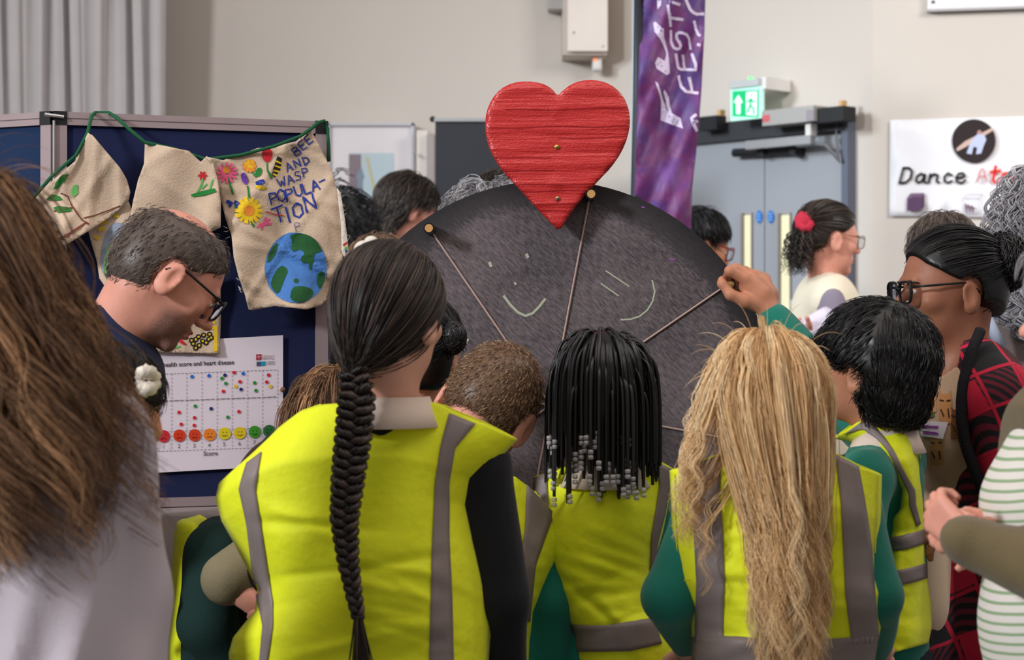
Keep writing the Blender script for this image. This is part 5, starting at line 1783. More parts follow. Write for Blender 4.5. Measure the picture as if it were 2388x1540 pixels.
# ------------------------------------------------------------------ girl with beaded braids
def beaded():
    s = Person('girl with short black braids ending in clear beads, in a yellow safety vest', X(1420, 3.62), 3.62, 'dark', sc=.93)
    s.head(1402, 928, 3.6, yaw=4, pitch=-4, neck=P(1412, 1090, 3.6), h=.0065, nr=.050)
    s.pose(P(1306, 1190, 3.68), P(1512, 1190, 3.68), P(1440, 1640, 3.62), P(1325, 1400, 3.78), P(1380, 1500, 3.92), P(1552, 1400, 3.66), P(1530, 1520, 3.85), rc=.11, rh=.11)
    s.hand(s.WL, (.2, 1, 0), (0, 0, -1), 1, h=.007)
    s.hand(s.WR, (-.2, 1, 0), (0, 0, -1), -1, h=.007)
    s.body()
    s.legs()
    s.top('sweater', TEAL, seed=13)
    s.collar(r=.072)
    v = vest(s, 3.62, [(1245, 1112), (1240, 1200), (1262, 1300), (1300, 1400), (1334, 1480), (1336, 1570)], [(1574, 1097), (1562, 1150), (1545, 1240), (1522, 1330), (1526, 1420), (1560, 1460), (1604, 1570)],
             [(1245, 1112), (1275, 1106), (1330, 1085), (1390, 1062), (1440, 1052), (1482, 1050), (1520, 1070), (1574, 1097)], b=.105, seed=3)
    tape(v, [([(1248, 1114), (1245, 1200), (1262, 1290)], [(1276, 1106), (1283, 1200), (1296, 1300)]),
             ([(1521, 1074), (1536, 1128), (1528, 1180), (1516, 1250), (1513, 1330), (1515, 1420)], [(1568, 1096), (1557, 1150), (1547, 1200), (1532, 1260), (1521, 1330), (1524, 1420)]),
             ([(1336, 1456), (1400, 1458), (1470, 1452), (1522, 1444)], [(1338, 1520), (1400, 1520), (1470, 1518), (1540, 1502)])])
    s.haircap(H_BLACK, t=.012, low=-.075, back=.004)
    rr = np.random.default_rng(4)
    q, d = s.roots(150, None, 31, .010)
    q2_, d2_ = s.roots(70, lambda q: q[:, 2] > .095, 32, .010)
    q, d = np.concatenate([q, q2_]), np.concatenate([d, d2_])
    ln = rr.uniform(.13, .205, len(q)) + q[:, 2] * .55
    ln *= np.where((q[:, 0] < -.03) & (rr.uniform(0, 1, len(q)) < .55), .70, 1)
    S = 20
    nr = norm((d / CR[1]) @ s.R.T)
    dirs = norm(np.array([0, -.1, -1.]) - (nr @ np.array([0, -.1, -1.]))[:, None] * nr * .9 + nr * [.2, .2, 0])
    g = drape(s.L(q), dirs, S, ln / S, s.headells(.012), rr.uniform(.001, .010, len(q)), .36)
    o = tubes('braids', g, .0036, H_BLACK, s.hairo, None, n=6, taper=.85)
    BEAD = M('bead_clear', (226, 222, 226), .06, spec=1.0, trans=.55)
    b0 = None
    order = np.argsort(g[:, -1, 1])[:46].tolist() + np.argsort(g[:, -1, 0])[:26].tolist()
    order = sorted(set(order))
    for i in order:
        for k in range(2):
            c = g[i, -1] + np.array([0, 0, -.006 - .0095 * k])
            if b0 is None:
                b0 = MB().tube([(0, 0, -.0042), (0, 0, -.003), (0, 0, .003), (0, 0, .0042)], [.0028, .0052, .0052, .0028], 10).build('bead', BEAD, None, True)
                b0.parent = s.hairo
                b0.location = tuple(c - WL[s.hairo.name])
            else: dup(b0, c, s.hairo)
    MB().tube([P(1316, 980, 3.58) + .008 * np.array([math.cos(t), 0, math.sin(t)]) for t in np.arange(12) * .5236], .0014, 6, True).build('earring', M('gold', (226, 180, 90), .25, metal=.9), s.root, True)
beaded()

# ------------------------------------------------------------------ girl with the long plait
def plait():
    s = Person('tallest girl in a yellow safety vest, with one long dark plait down her back', X(880, 3.25), 3.25, 'pale', sc=.96)
    s.head(912, 748, 3.2, yaw=-26, pitch=-2, neck=P(905, 945, 3.22), h=.005)
    s.pose(P(665, 1080, 3.29), P(1128, 1085, 3.28), P(870, 1640, 3.25), P(640, 1330, 3.36), P(760, 1420, 3.55), P(1172, 1400, 3.27), P(1192, 1640, 3.32), rc=.135, rh=.13)
    s.hand(s.WL, (.6, .8, 0), (0, 0, -1), 1, h=.007)
    s.hand(s.WR, (0, .3, -1), (-1, 0, 0), 1, h=.007)
    s.body()
    s.legs()
    s.top('sweater', M('sweater_black', (22, 23, 31), .9, .25, 380, .05, 10, sheen=.1), seed=14, armk=.97)
    s.collar(r=.072, hgt=.042)
    v = vest(s, 3.25, [(574, 1078), (536, 1105), (512, 1128), (504, 1165), (518, 1215), (546, 1265), (580, 1330), (602, 1375), (596, 1425), (545, 1488), (535, 1525), (540, 1570)],
             [(1206, 1024), (1165, 1068), (1104, 1118), (1090, 1180), (1106, 1265), (1130, 1370), (1144, 1460), (1136, 1570)],
             [(574, 1078), (612, 1040), (650, 1000), (700, 962), (750, 945), (830, 938), (900, 936), (1020, 940), (1060, 960), (1130, 988), (1206, 1024)], b=.12, seed=7, fold=.011)
    tape(v, [([(578, 1082), (560, 1140), (578, 1222), (590, 1319), (604, 1404), (616, 1462), (606, 1560)], [(612, 1056), (598, 1144), (611, 1222), (626, 1319), (640, 1404), (640, 1462), (624, 1560)]),
             ([(1046, 966), (1026, 1040), (1012, 1124), (1006, 1254), (1003, 1384), (1000, 1560)], [(1108, 990), (1060, 1046), (1045, 1124), (1045, 1254), (1051, 1384), (1056, 1560)])])
    s.haircap(H_DARK, t=.013, h=.006, low=-.055)
    tie = s.toL(P(822, 868, 3.09))
    s.pulled(H_DARK, 900, tie, 41, r=.0015, keep=lambda q: q[:, 2] > -.05)
    braid('plait', s, [P(824, 866, 3.09), P(832, 920, 3.08), P(826, 1000, 3.075), P(812, 1110, 3.07), P(803, 1210, 3.07), P(812, 1310, 3.07), P(826, 1390, 3.07), P(836, 1440, 3.07)], [.062, .066, .064, .058, .05, .040, .030, .022], H_DARK, s.hairo, 8.5, 5)
    MB().tube([P(836 + 10 * math.cos(t), 1440, 3.07) + [0, .010 * math.sin(t), 0] for t in np.arange(16) * .3927], .004, 6, True).build('hair_tie', M('tie_black', (20, 20, 22), .7), s.hairo, True)
    rr = np.random.default_rng(8)
    tl = np.array([[P(836 + a * 4 + (a * 10 + 8) * u ** 1.2, 1440 + 130 * u, 3.07 + b * .008) for u in np.linspace(0, 1, 8)] for a, b in rr.normal(size=(70, 2))])
    tubes('plait_tail', tl, .0014, H_DARK, s.hairo)
plait()

# ------------------------------------------------------------------ crew-cut boy
def crew():
    s = Person('boy with cropped sandy hair bending his head, behind the girl with the plait', X(1130, 3.6), 3.6, 'pink', sc=1.0)
    s.head(1134, 958, 3.62, yaw=0, pitch=-34, roll=30, neck=P(1092, 1135, 3.57), h=.0048, nr=.055, es=1.25, eo=.006)
    s.pose(P(965, 1230, 3.62), P(1256, 1262, 3.62), P(1130, 1640, 3.62), P(945, 1420, 3.64), P(950, 1600, 3.66), P(1283, 1400, 3.60), P(1290, 1620, 3.62), rc=.11, rh=.11)
    s.hand(s.WL, (.3, 1, 0), (0, 0, -1), 1, h=.007)
    s.hand(s.WR, (0, .3, -1), (-1, 0, 0), 1, h=.007)
    s.body()
    s.legs()
    s.top('sweater', TEAL, seed=15, armk=.88)
    s.collar()
    v = vest(s, 3.58, [(1000, 1176), (990, 1250), (1000, 1350), (1010, 1450), (1010, 1570)], [(1340, 1242), (1322, 1264), (1296, 1312), (1270, 1372), (1247, 1430), (1237, 1500), (1232, 1570)],
             [(1000, 1176), (1080, 1130), (1150, 1112), (1200, 1112), (1240, 1142), (1300, 1206), (1340, 1242)], b=.10, seed=9)
    tape(v, [([(1226, 1132), (1222, 1230), (1208, 1330), (1200, 1450)], [(1292, 1200), (1268, 1258), (1246, 1320), (1232, 1450)])])
    s.haircap(H_SAND, t=.005, h=.006, low=-.055)
    w = np.array([-.012, -.085, .085])
    s.short(H_SAND, 9000, .011, lambda q, d: norm(np.cross(q - w, d) * .8 + (q - w)), 51, r=.0006, lift=.35, var=.2)
crew()

# ------------------------------------------------------------------ child with a bun
def bun():
    s = Person('child with a dark bun, mostly hidden by the head of the girl with the plait', X(975, 3.85), 3.85, 'pale', sc=.93)
    s.head(985, 846, 3.8, yaw=-20, pitch=-5, neck=P(975, 1000, 3.82), h=.008)
    s.pose(P(870, 1080, 3.85), P(1085, 1080, 3.85), P(975, 1480, 3.85), rc=.10, rh=.10)
    s.hand(s.WL, (0, 1, -.6), (1, 0, 0), 1, h=.009)
    s.hand(s.WR, (0, 1, -.6), (-1, 0, 0), -1, h=.009)
    s.body()
    s.legs()
    s.top('sweater', TEAL, seed=16)
    s.haircap(H_BLACK, t=.014)
    b = P(1058, 788, 3.72)
    s.pulled(H_BLACK, 300, s.toL(b), 61, keep=lambda q: q[:, 2] > -.04)
    n, S = 70, 26
    rr = np.random.default_rng(2)
    pa = []
    for i in range(n):
        ax = norm(rr.normal(size=3) * [.5, 1, .5] + [0, 1, 0])
        u_ = norm(np.cross(ax, [0, 0, 1.]))
        v_ = np.cross(ax, u_)
        h_ = rr.uniform(-.9, .9)
        t0 = rr.uniform(0, 6)
        pa.append([b + .026 * (ax * h_ + math.sqrt(1 - h_ * h_) * (u_ * math.cos(t0 + t) + v_ * math.sin(t0 + t))) * [.95, 1, 1.25] for t in np.linspace(0, 4, S)])
    MB().ell(b, (.025, .026, .032)).build('bun_core', H_BLACK, s.hairo, True)
    tubes('bun_strands', np.array(pa), .0017, H_BLACK, s.hairo)
bun()

# ------------------------------------------------------------------ children at the chart
def bent():
    s = Person('child in a yellow safety vest and dark green sleeve bending at the table', X(490, 3.85), 3.85, 'pale', sc=.93)
    s.head(665, 1170, 3.86, yaw=-90, pitch=-35, neck=P(585, 1228, 3.86), h=.009)
    s.pose(P(520, 1290, 3.95), P(500, 1290, 3.74), P(492, 1640, 3.85), P(560, 1440, 3.95), P(650, 1480, 3.95), P(484, 1460, 3.71), P(560, 1590, 3.74), face=-90, rc=.100, rh=.10, flat=.60)
    s.hand(s.WL, (1, .1, 0), (0, 0, -1), -1, h=.009)
    s.hand(s.WR, (1, .1, 0), (0, 0, -1), 1, h=.009)
    s.body()
    s.legs()
    s.top('sweater', M('sweater_dark_green', (18, 46, 42), .9, .25, 380), seed=17, armk=1.15)
    F = Field(P(380, 1210, 3.85) - [.1, .2, .4], P(640, 1210, 3.85) + [.1, .2, .1], .010)
    F.cap(P(494, 1258, 3.87), P(484, 1620, 3.87), .085, .09, .03, sq=(s.fd, .9))
    F.cut(lambda g: g[..., 2] - Z(1212, 3.85) + 1.4 * np.clip(g[..., 0] - X(458, 3.85), 0, 1))
    F.folds(.004, seed=18)
    V, Q = F.mesh()
    obj('hi_vis_vest', V, Q, HV, s.root, True)
    s.haircap(H_BROWN, t=.014)
bent()

def olive_child():
    s = Person('brown-haired child in an olive T-shirt leaning in, mostly behind the plait girl', X(700, 3.85), 3.85, 'pink', sc=.93)
    s.head(798, 1016, 3.74, yaw=-35, pitch=-20, neck=P(785, 1150, 3.74), h=.008)
    s.pose(P(612, 1296, 3.66), P(820, 1230, 3.74), P(740, 1600, 3.76), P(525, 1356, 3.60), P(640, 1446, 3.58), P(830, 1400, 3.80), P(840, 1560, 3.82), face=-20, rc=.105, rh=.105)
    s.hand(s.WL, (1, .2, -.2), (0, 0, -1), -1, h=.008)
    s.hand(s.WR, (0, .2, -1), (-1, 0, 0), -1, h=.008)
    s.body()
    s.legs()
    s.top('t_shirt', M('tshirt_olive', (128, 118, 92), .9, .25, 380), (.95, .6), seed=19)
    s.haircap(H_BROWN, t=.010, low=-.09)
    s.flow(H_BROWN, 260, .11, S=12, layer=.006, r=.0009, K=7, seed=71)
olive_child()

def scrunchie():
    s = Person('dark-haired child with a white scrunchie, between the white shirt and the chart', X(290, 3.2), 3.2, 'pink', sc=.9)
    s.head(262, 978, 3.2, yaw=-28, pitch=-8, neck=P(262, 1110, 3.2), h=.007)
    s.pose(P(215, 1190, 3.3), P(240, 1190, 3.1), P(215, 1640, 3.2), P(200, 1380, 3.34), P(200, 1560, 3.38), P(230, 1380, 3.06), P(230, 1580, 3.1), face=-75, rc=.09, rh=.09)
    s.hand(s.WL, (0, .2, -1), (1, 0, 0), 1, h=.009)
    s.hand(s.WR, (0, .2, -1), (1, 0, 0), -1, h=.009)
    s.body()
    s.legs()
    s.top('sweater', M('sweater_dark_green', (18, 46, 42)), seed=20, armk=.9)
    s.top('hi_vis_vest', HV, (0, 0), thick=.018, seed=21)
    s.haircap(H_BLACK, t=.014, low=-.085)
    s.short(H_BLACK, 2500, .05, lambda q, d: np.array([0, -.15, -1.]) + 0 * q, 72, S=6, lift=.1)
    MB().tube([P(343 + 14 * math.cos(t), 888 + 22 * math.sin(t), 3.10) + [0, .012 * math.cos(2 * t), 0] for t in np.arange(20) * .31416], [.010 + .003 * (i % 2) for i in range(20)], 8, True).build('scrunchie', M('scrunchie_white', (226, 216, 200), .9, .4, 160), s.hairo, True)
scrunchie()

# ------------------------------------------------------------------ man reading the chart
STUB = SKIN['pink'].copy()
STUB.name = 'skin_pink_stubbled'
nt = STUB.node_tree
bs = nt.nodes['Principled BSDF']
old = bs.inputs['Base Color'].links[0].from_socket
at = nt.nodes.new('ShaderNodeAttribute')
at.attribute_name = 'rnd'
ns = nt.nodes.new('ShaderNodeTexNoise')
ns.inputs['Scale'].default_value = 330
mm = nt.nodes.new('ShaderNodeMath')
mm.operation = 'MULTIPLY'
nt.links.new(at.outputs['Fac'], mm.inputs[0])
nt.links.new(ns.outputs[0], mm.inputs[1])
m3 = nt.nodes.new('ShaderNodeMath')
m3.operation = 'MULTIPLY'
m3.inputs[1].default_value = 1.35
m3.use_clamp = True
nt.links.new(mm.outputs[0], m3.inputs[0])
mx = nt.nodes.new('ShaderNodeMix')
mx.data_type = 'RGBA'
nt.links.new(m3.outputs[0], mx.inputs[0])
nt.links.new(old, mx.inputs[6])
mx.inputs[7].default_value = lin((92, 78, 74))
nt.links.new(mx.outputs[2], bs.inputs['Base Color'])

def man():
    s = Person('balding man in glasses and a navy T-shirt bending to read the score chart', X(190, 3.78), 3.78, 'pink', sc=1.05)
    s.head(388, 650, 3.74, yaw=-66, pitch=-38, roll=0, neck=P(262, 800, 3.74), h=.0042, nr=.058, eyes=True, nose=1.2)
    s.pose(P(262, 862, 3.92), P(205, 880, 3.60), P(120, 1330, 3.8), P(250, 1120, 3.88), P(220, 1290, 3.88), P(170, 1160, 3.55), P(250, 1330, 3.62), face=-66, rc=.135, rh=.135)
    s.hand(s.WL, (.6, .3, -.7), (0, 1, 0), 1, h=.007)
    s.hand(s.WR, (.6, .3, -.7), (0, 1, 0), -1, h=.007)
    def stub(q):
        jaw = np.clip((-.034 - .35 * np.clip(np.abs(q[:, 0]) - .03, 0, 1) * 0 - q[:, 2] + .25 * (q[:, 1] - .05).clip(-.05, 0)) / .022, 0, 1)
        front = np.clip((q[:, 1] - .004 + .1 * q[:, 2]) / .02, 0, 1)
        low = np.clip((q[:, 2] + .135) / .02, 0, 1)
        mouth = np.clip((np.sqrt((q[:, 0] / 1.7) ** 2 + (q[:, 2] + .058) ** 2) - .009) / .008, 0, 1)
        return jaw * front * low * mouth
    s.skin = STUB
    s.body(stub)
    s.legs(M('trousers_navy', (30, 34, 52), .8), .11)
    s.top('t_shirt', M('tshirt_navy', (30, 38, 70), .9, .25, 380, .05, 8, sheen=.1), (.9, .9), seed=22, thick=.014, neckr=.10, noff=(-.035, 0, .045), extra=lambda F: F.cap(P(235, 850, 3.74), P(225, 800, 3.74), .085, .075, .05))
    def bald(q, r):
        b = .060 - np.sqrt(q[..., 0] ** 2 + ((q[..., 1] + .035) * .75) ** 2 + (q[..., 2] - .125) ** 2)
        return np.maximum(r, b)
    s.haircap(H_GREYBR, t=.006, h=.0045, low=-.062, cut=bald)
    s.short(H_GREYBR, 2600, .016, lambda q, d: d * .5 + np.stack([q[:, 0] * 0, np.where(q[:, 2] > .08, 1.0, -.4), np.where(q[:, 2] > .08, -.1, -1.0)], 1), 81, r=.0008, keep=lambda q: np.sqrt(q[:, 0] ** 2 + ((q[:, 1] + .035) * .75) ** 2 + (q[:, 2] - .125) ** 2) > .050)
    s.glasses(M('glasses_black', (22, 22, 26), .35), thick=.0026, w=.028, hgt=.020)
man()

# ------------------------------------------------------------------ woman in white shirt with long brown hair
def white_shirt():
    s = Person('woman with long wavy brown hair in a loose white shirt, seen from behind', X(0, 2.62), 2.62, 'pale', sc=1.0)
    s.head(-140, 632, 2.6, yaw=-14, pitch=-4, neck=P(-100, 950, 2.62), h=.009)
    s.pose(P(-300, 1000, 2.66), P(215, 1010, 2.62), P(-20, 1640, 2.64), P(-340, 1360, 2.66), P(-260, 1600, 2.75), P(292, 1340, 2.62), P(300, 1620, 2.72), rc=.15, rh=.165)
    s.hand(s.WL, (.2, .3, -1), (1, 0, 0), 1, h=.009)
    s.hand(s.WR, (0, .3, -1), (-1, 0, 0), -1, h=.009)
    s.body()
    s.legs(stance=.1)
    def ex(F):
        F.cap(P(250, 1040, 2.62), P(312, 1378, 2.62), .048, .041, .04)
        F.cap(P(60, 1040, 2.58), P(150, 1640, 2.58), .08, .14, .06)
        F.cap(P(200, 1100, 2.62), P(210, 1640, 2.62), .07, .082, .05)
        ax = [(F.lo[i] + F.h * np.arange(F.n[i])) for i in range(3)]
        xx, zz = ax[0][:, None, None], ax[2][None, None, :]
        g_ = np.clip((1.02 - zz) / .35, 0, 1)
        F.d += (.030 * g_ * (np.abs(np.sin(34 * xx * (1.25 - .35 * (1.1 - zz)) + 1.2 * np.sin(5 * zz) + .7)) ** 1.5 - .5) + .004 * g_ * np.sin(95 * xx + 3 * zz)).astype(np.float32)
    o = s.top('shirt', M('shirt_white', (184, 173, 180), .85, .2, 300, .03, 8, sheen=.1), (0, 0), seed=23, thick=.03, fold=.012, ff=(42, 20, 3), extra=ex, long=.12)
    s.haircap(H_BROWN, t=.016, low=-.13, h=.009)
    E = [(np.array([X(-20, 2.62), 2.62, Z(1190, 2.62)]), np.array([.19, .115, .17]), np.eye(3)), (P(-60, 860, 2.61), np.array([.07, .07, .12]), np.eye(3))]
    kw = dict(S=34, ells=E, layer=.016, r=.0009, K=7, crad=.010, amp=.026, freq=2.6, wstart=.35, coherent=True, jitter=.004, tip=.6)
    s.flow(H_BROWN, 400, .40, seed=91, grav=.3, drift=np.array([.06, 0, 0]), **kw)
    s.flow(H_BROWN, 340, .44, seed=93, grav=.3, drift=np.array([.46, -.05, 0]), keep=lambda q: q[:, 0] > -.01, **kw)
    s.flow(H_BROWN, 90, .16, S=16, layer=.04, raw=True, r=.0004, comb=lambda q, d: d * 1.0 + RNG.normal(size=q.shape) * .4 + np.array([.2, 0, -.2]), grav=.10, seed=95, lenvar=.6)
white_shirt()

# ------------------------------------------------------------------ woman in the plaid cardigan
PLAID = bpy.data.materials.new('plaid_knit')
PLAID.use_nodes = True
nt = PLAID.node_tree
bs = nt.nodes['Principled BSDF']
bs.inputs['Roughness'].default_value = .9
tc = nt.nodes.new('ShaderNodeTexCoord')
mp = nt.nodes.new('ShaderNodeMapping')
mp.inputs['Rotation'].default_value = (.25, .35, .2)
nt.links.new(tc.outputs['Object'], mp.inputs[0])
def wv(direction, scale, dist=1.2):
    w = nt.nodes.new('ShaderNodeTexWave')
    w.bands_direction = direction
    w.inputs['Scale'].default_value = scale
    w.inputs['Distortion'].default_value = dist
    nt.links.new(mp.outputs[0], w.inputs['Vector'])
    return w
def ramp(src, a, b):
    r = nt.nodes.new('ShaderNodeMapRange')
    r.inputs[1].default_value, r.inputs[2].default_value = a, b
    nt.links.new(src.outputs[0], r.inputs[0])
    return r
def mth(op, a, b):
    m = nt.nodes.new('ShaderNodeMath')
    m.operation = op
    nt.links.new(a.outputs[0], m.inputs[0])
    if isinstance(b, float): m.inputs[1].default_value = b
    else: nt.links.new(b.outputs[0], m.inputs[1])
    return m
bx, bz, hat = ramp(wv('X', 2.1), .55, .62), ramp(wv('Z', 2.1), .55, .62), ramp(wv('DIAGONAL', 26, .6), .45, .55)
one = mth('MULTIPLY', mth('ADD', bx, bz), .5)
tex = mth('MULTIPLY', one, hat)
both = mth('MULTIPLY', bx, bz)
lnx, lnz = ramp(wv('X', 4.2), .965, .985), ramp(wv('Z', 4.2), .965, .985)
sm_ = mth('MAXIMUM', mth('MAXIMUM', tex, both), mth('MAXIMUM', lnx, lnz))
rp = nt.nodes.new('ShaderNodeValToRGB')
rp.color_ramp.elements[0].color = lin((20, 17, 22))
rp.color_ramp.elements[1].color = lin((196, 22, 58))
e = rp.color_ramp.elements.new(.5)
e.color = lin((104, 18, 42))
nt.links.new(sm_.outputs[0], rp.inputs[0])
nt.links.new(rp.outputs[0], bs.inputs['Base Color'])

def plaid():
    s = Person('woman with a black bun, glasses and a red and black plaid cardigan', X(2270, 3.92), 3.92, 'brown', sc=1.02)
    s.head(2216, 684, 3.9, yaw=100, pitch=-3, neck=P(2232, 872, 3.9), h=.0045, nr=.050, eyes=True)
    s.pose(P(2318, 925, 3.76), P(2230, 905, 4.04), P(2275, 1350, 3.92), P(2385, 1180, 3.74), P(2300, 1250, 3.62), P(2200, 1120, 4.1), P(2180, 1200, 3.95), face=100, rc=.125, rh=.125, flat=.72)
    s.hand(s.WL, (-1, -.1, .1), (0, .3, -1), -1, h=.006)
    s.hand(s.WR, (-.8, -.4, 0), (0, 0, -1), -1, h=.007)
    s.body()
    s.legs(M('trousers_black', (18, 18, 24), .9))
    ts = s.top('t_shirt', M('tshirt_beige', (196, 168, 142), .9, .25, 300, .05, 10), (0, 0), seed=24, thick=.014, extra=lambda F: F.ell(P(2215, 1010, 3.84), (.07, .085, .08), None, .05), long=.03)
    TS = Draped(ts)
    for i, (cx, cy, c) in enumerate(((2172, 925, (206, 150, 96)), (2206, 950, (196, 140, 88)), (2186, 1045, (186, 140, 90)), (2232, 985, (124, 78, 48)))):
        cat = patch('printed_cat', TS, [(cx - 14, cy - 40), (cx - 8, cy - 28), (cx + 6, cy - 28), (cx + 12, cy - 40), (cx + 15, cy - 16), (cx + 13, cy + 38), (cx - 14, cy + 40), (cx - 15, cy - 14)], M('cat_print_%d' % i, c, .9), ts, .003, 7)
        strokes('print_whiskers', TS, [[(cx - 12, cy - 14), (cx - 4, cy - 12)], [(cx + 4, cy - 12), (cx + 12, cy - 14)], [(cx - 10, cy + 8), (cx - 4, cy + 22)], [(cx + 6, cy + 6), (cx + 8, cy + 24)]], 3, M('print_brown', (70, 48, 40), .9), cat or ts, .0042, 4)
    patch('printed_leaf', TS, [(2134, 972), (2178, 962), (2182, 972), (2140, 984)], M('print_leaf', (96, 110, 66), .9), ts, .003, 7)
    patch('name_badge', TS, [(2151, 984), (2212, 986), (2200, 1023), (2153, 1017)], M('badge_white', (224, 214, 226), .5), s.root, .006, 8)
    strokes('badge_lines', TS, [[(2157, 996), (2190, 998)], [(2160, 1009), (2190, 1012)]], 5, M('badge_purple', (138, 70, 148), .5), s.root, .0075, 5)
    F = Field(np.minimum.reduce([s.SL, s.SR, s.H, s.EL, s.WL, s.ER]) - .22, np.maximum.reduce([s.SL, s.SR, s.H, s.EL, s.WL, s.N]) + .2, .009)
    sq = (s.fd, s.flat)
    upv = norm(s.SR - s.SL)
    F.cap(s.C, s.H - [0, 0, .10], s.rc + .030, s.rh + .035, .03, sq=sq)
    F.cap(s.SL + upv * .01, s.SR - upv * .01, .066, None, .05)
    F.cap(s.N - [0, 0, .02], s.N - [0, 0, .07], .082, .10, .05)
    F.cut(lambda g: ((g - s.N) @ s.fd) - .028 - .05 * np.clip((s.N[2] - g[..., 2]) / .3, -1, .3) + np.clip(((g - s.N) @ upv), 0, .2) * .2)
    F.cap(s.SL, s.EL, .066, .062, .03)
    F.cap(s.EL, s.WL + (s.EL - s.WL) * .12, .058, .045, .02)
    F.cap(s.SR, s.ER, .06, .055, .03)
    F.folds(.004, seed=25)
    F.ell(s.N + [0, 0, .02] + s.fd * .02, (.062, .062, .07), None, .006, 'd')
    V, Q = F.mesh()
    cd = obj('cardigan', V, Q, PLAID, s.root, True)
    band = [P(2286, 772, 3.80), P(2262, 830, 3.765), P(2246, 900, 3.74), P(2240, 965, 3.735), P(2252, 1040, 3.735), P(2278, 1110, 3.735), P(2308, 1180, 3.74)]
    MB().tube(resample(band, 24), .0115, 10).build('cardigan_band', M('knit_black', (22, 20, 25), .9, .4, 300), cd, True)
    s.haircap(H_BLACK, t=.010, low=-.056, cut=lambda q, r: np.maximum(r, -.052 + .55 * np.clip(np.abs(q[..., 0]) - .015, 0, 1) - q[..., 2]))
    b = P(2342, 612, 3.9)
    s.pulled(H_BLACK, 700, s.toL(b), 101)
    MB().ell(b, (.045, .05, .055)).build('bun_core', H_BLACK, s.hairo, True)
    rr = np.random.default_rng(3)
    pa = []
    for i in range(150):
        ax = norm(rr.normal(size=3) * .7 + [1, 0, 0])
        u_ = norm(np.cross(ax, [0, 0, 1.]))
        v_ = np.cross(ax, u_)
        h_, t0 = rr.uniform(-.9, .9), rr.uniform(0, 6)
        pa.append([b + np.array([.047, .052, .058]) * (1 + .12 * rr.uniform()) * (ax * h_ + math.sqrt(1 - h_ * h_) * (u_ * math.cos(t0 + t) + v_ * math.sin(t0 + t))) for t in np.linspace(0, 3, 20)])
    tubes('bun_strands', np.array(pa), .0016, H_BLACK, s.hairo)
    s.glasses(M('glasses_black', (22, 22, 26), .35), thick=.0028, w=.028, hgt=.021)
plaid()

# ------------------------------------------------------------------ woman in olive cardigan and striped top
STRIPE = bpy.data.materials.new('striped_jersey')
STRIPE.use_nodes = True
nt = STRIPE.node_tree
bs = nt.nodes['Principled BSDF']
bs.inputs['Roughness'].default_value = .85
tc = nt.nodes.new('ShaderNodeTexCoord')
mp = nt.nodes.new('ShaderNodeMapping')
mp.inputs['Rotation'].default_value = (0, .22, 0)
nt.links.new(tc.outputs['Object'], mp.inputs[0])
w = nt.nodes.new('ShaderNodeTexWave')
w.bands_direction = 'Z'
w.inputs['Scale'].default_value = 22
w.inputs['Distortion'].default_value = .4
nt.links.new(mp.outputs[0], w.inputs['Vector'])
rp = nt.nodes.new('ShaderNodeValToRGB')
rp.color_ramp.elements[0].position, rp.color_ramp.elements[0].color = .74, lin((226, 220, 212))
rp.color_ramp.elements[1].position, rp.color_ramp.elements[1].color = .82, lin((142, 168, 128))
nt.links.new(w.outputs[0], rp.inputs[0])
nt.links.new(rp.outputs[0], bs.inputs['Base Color'])

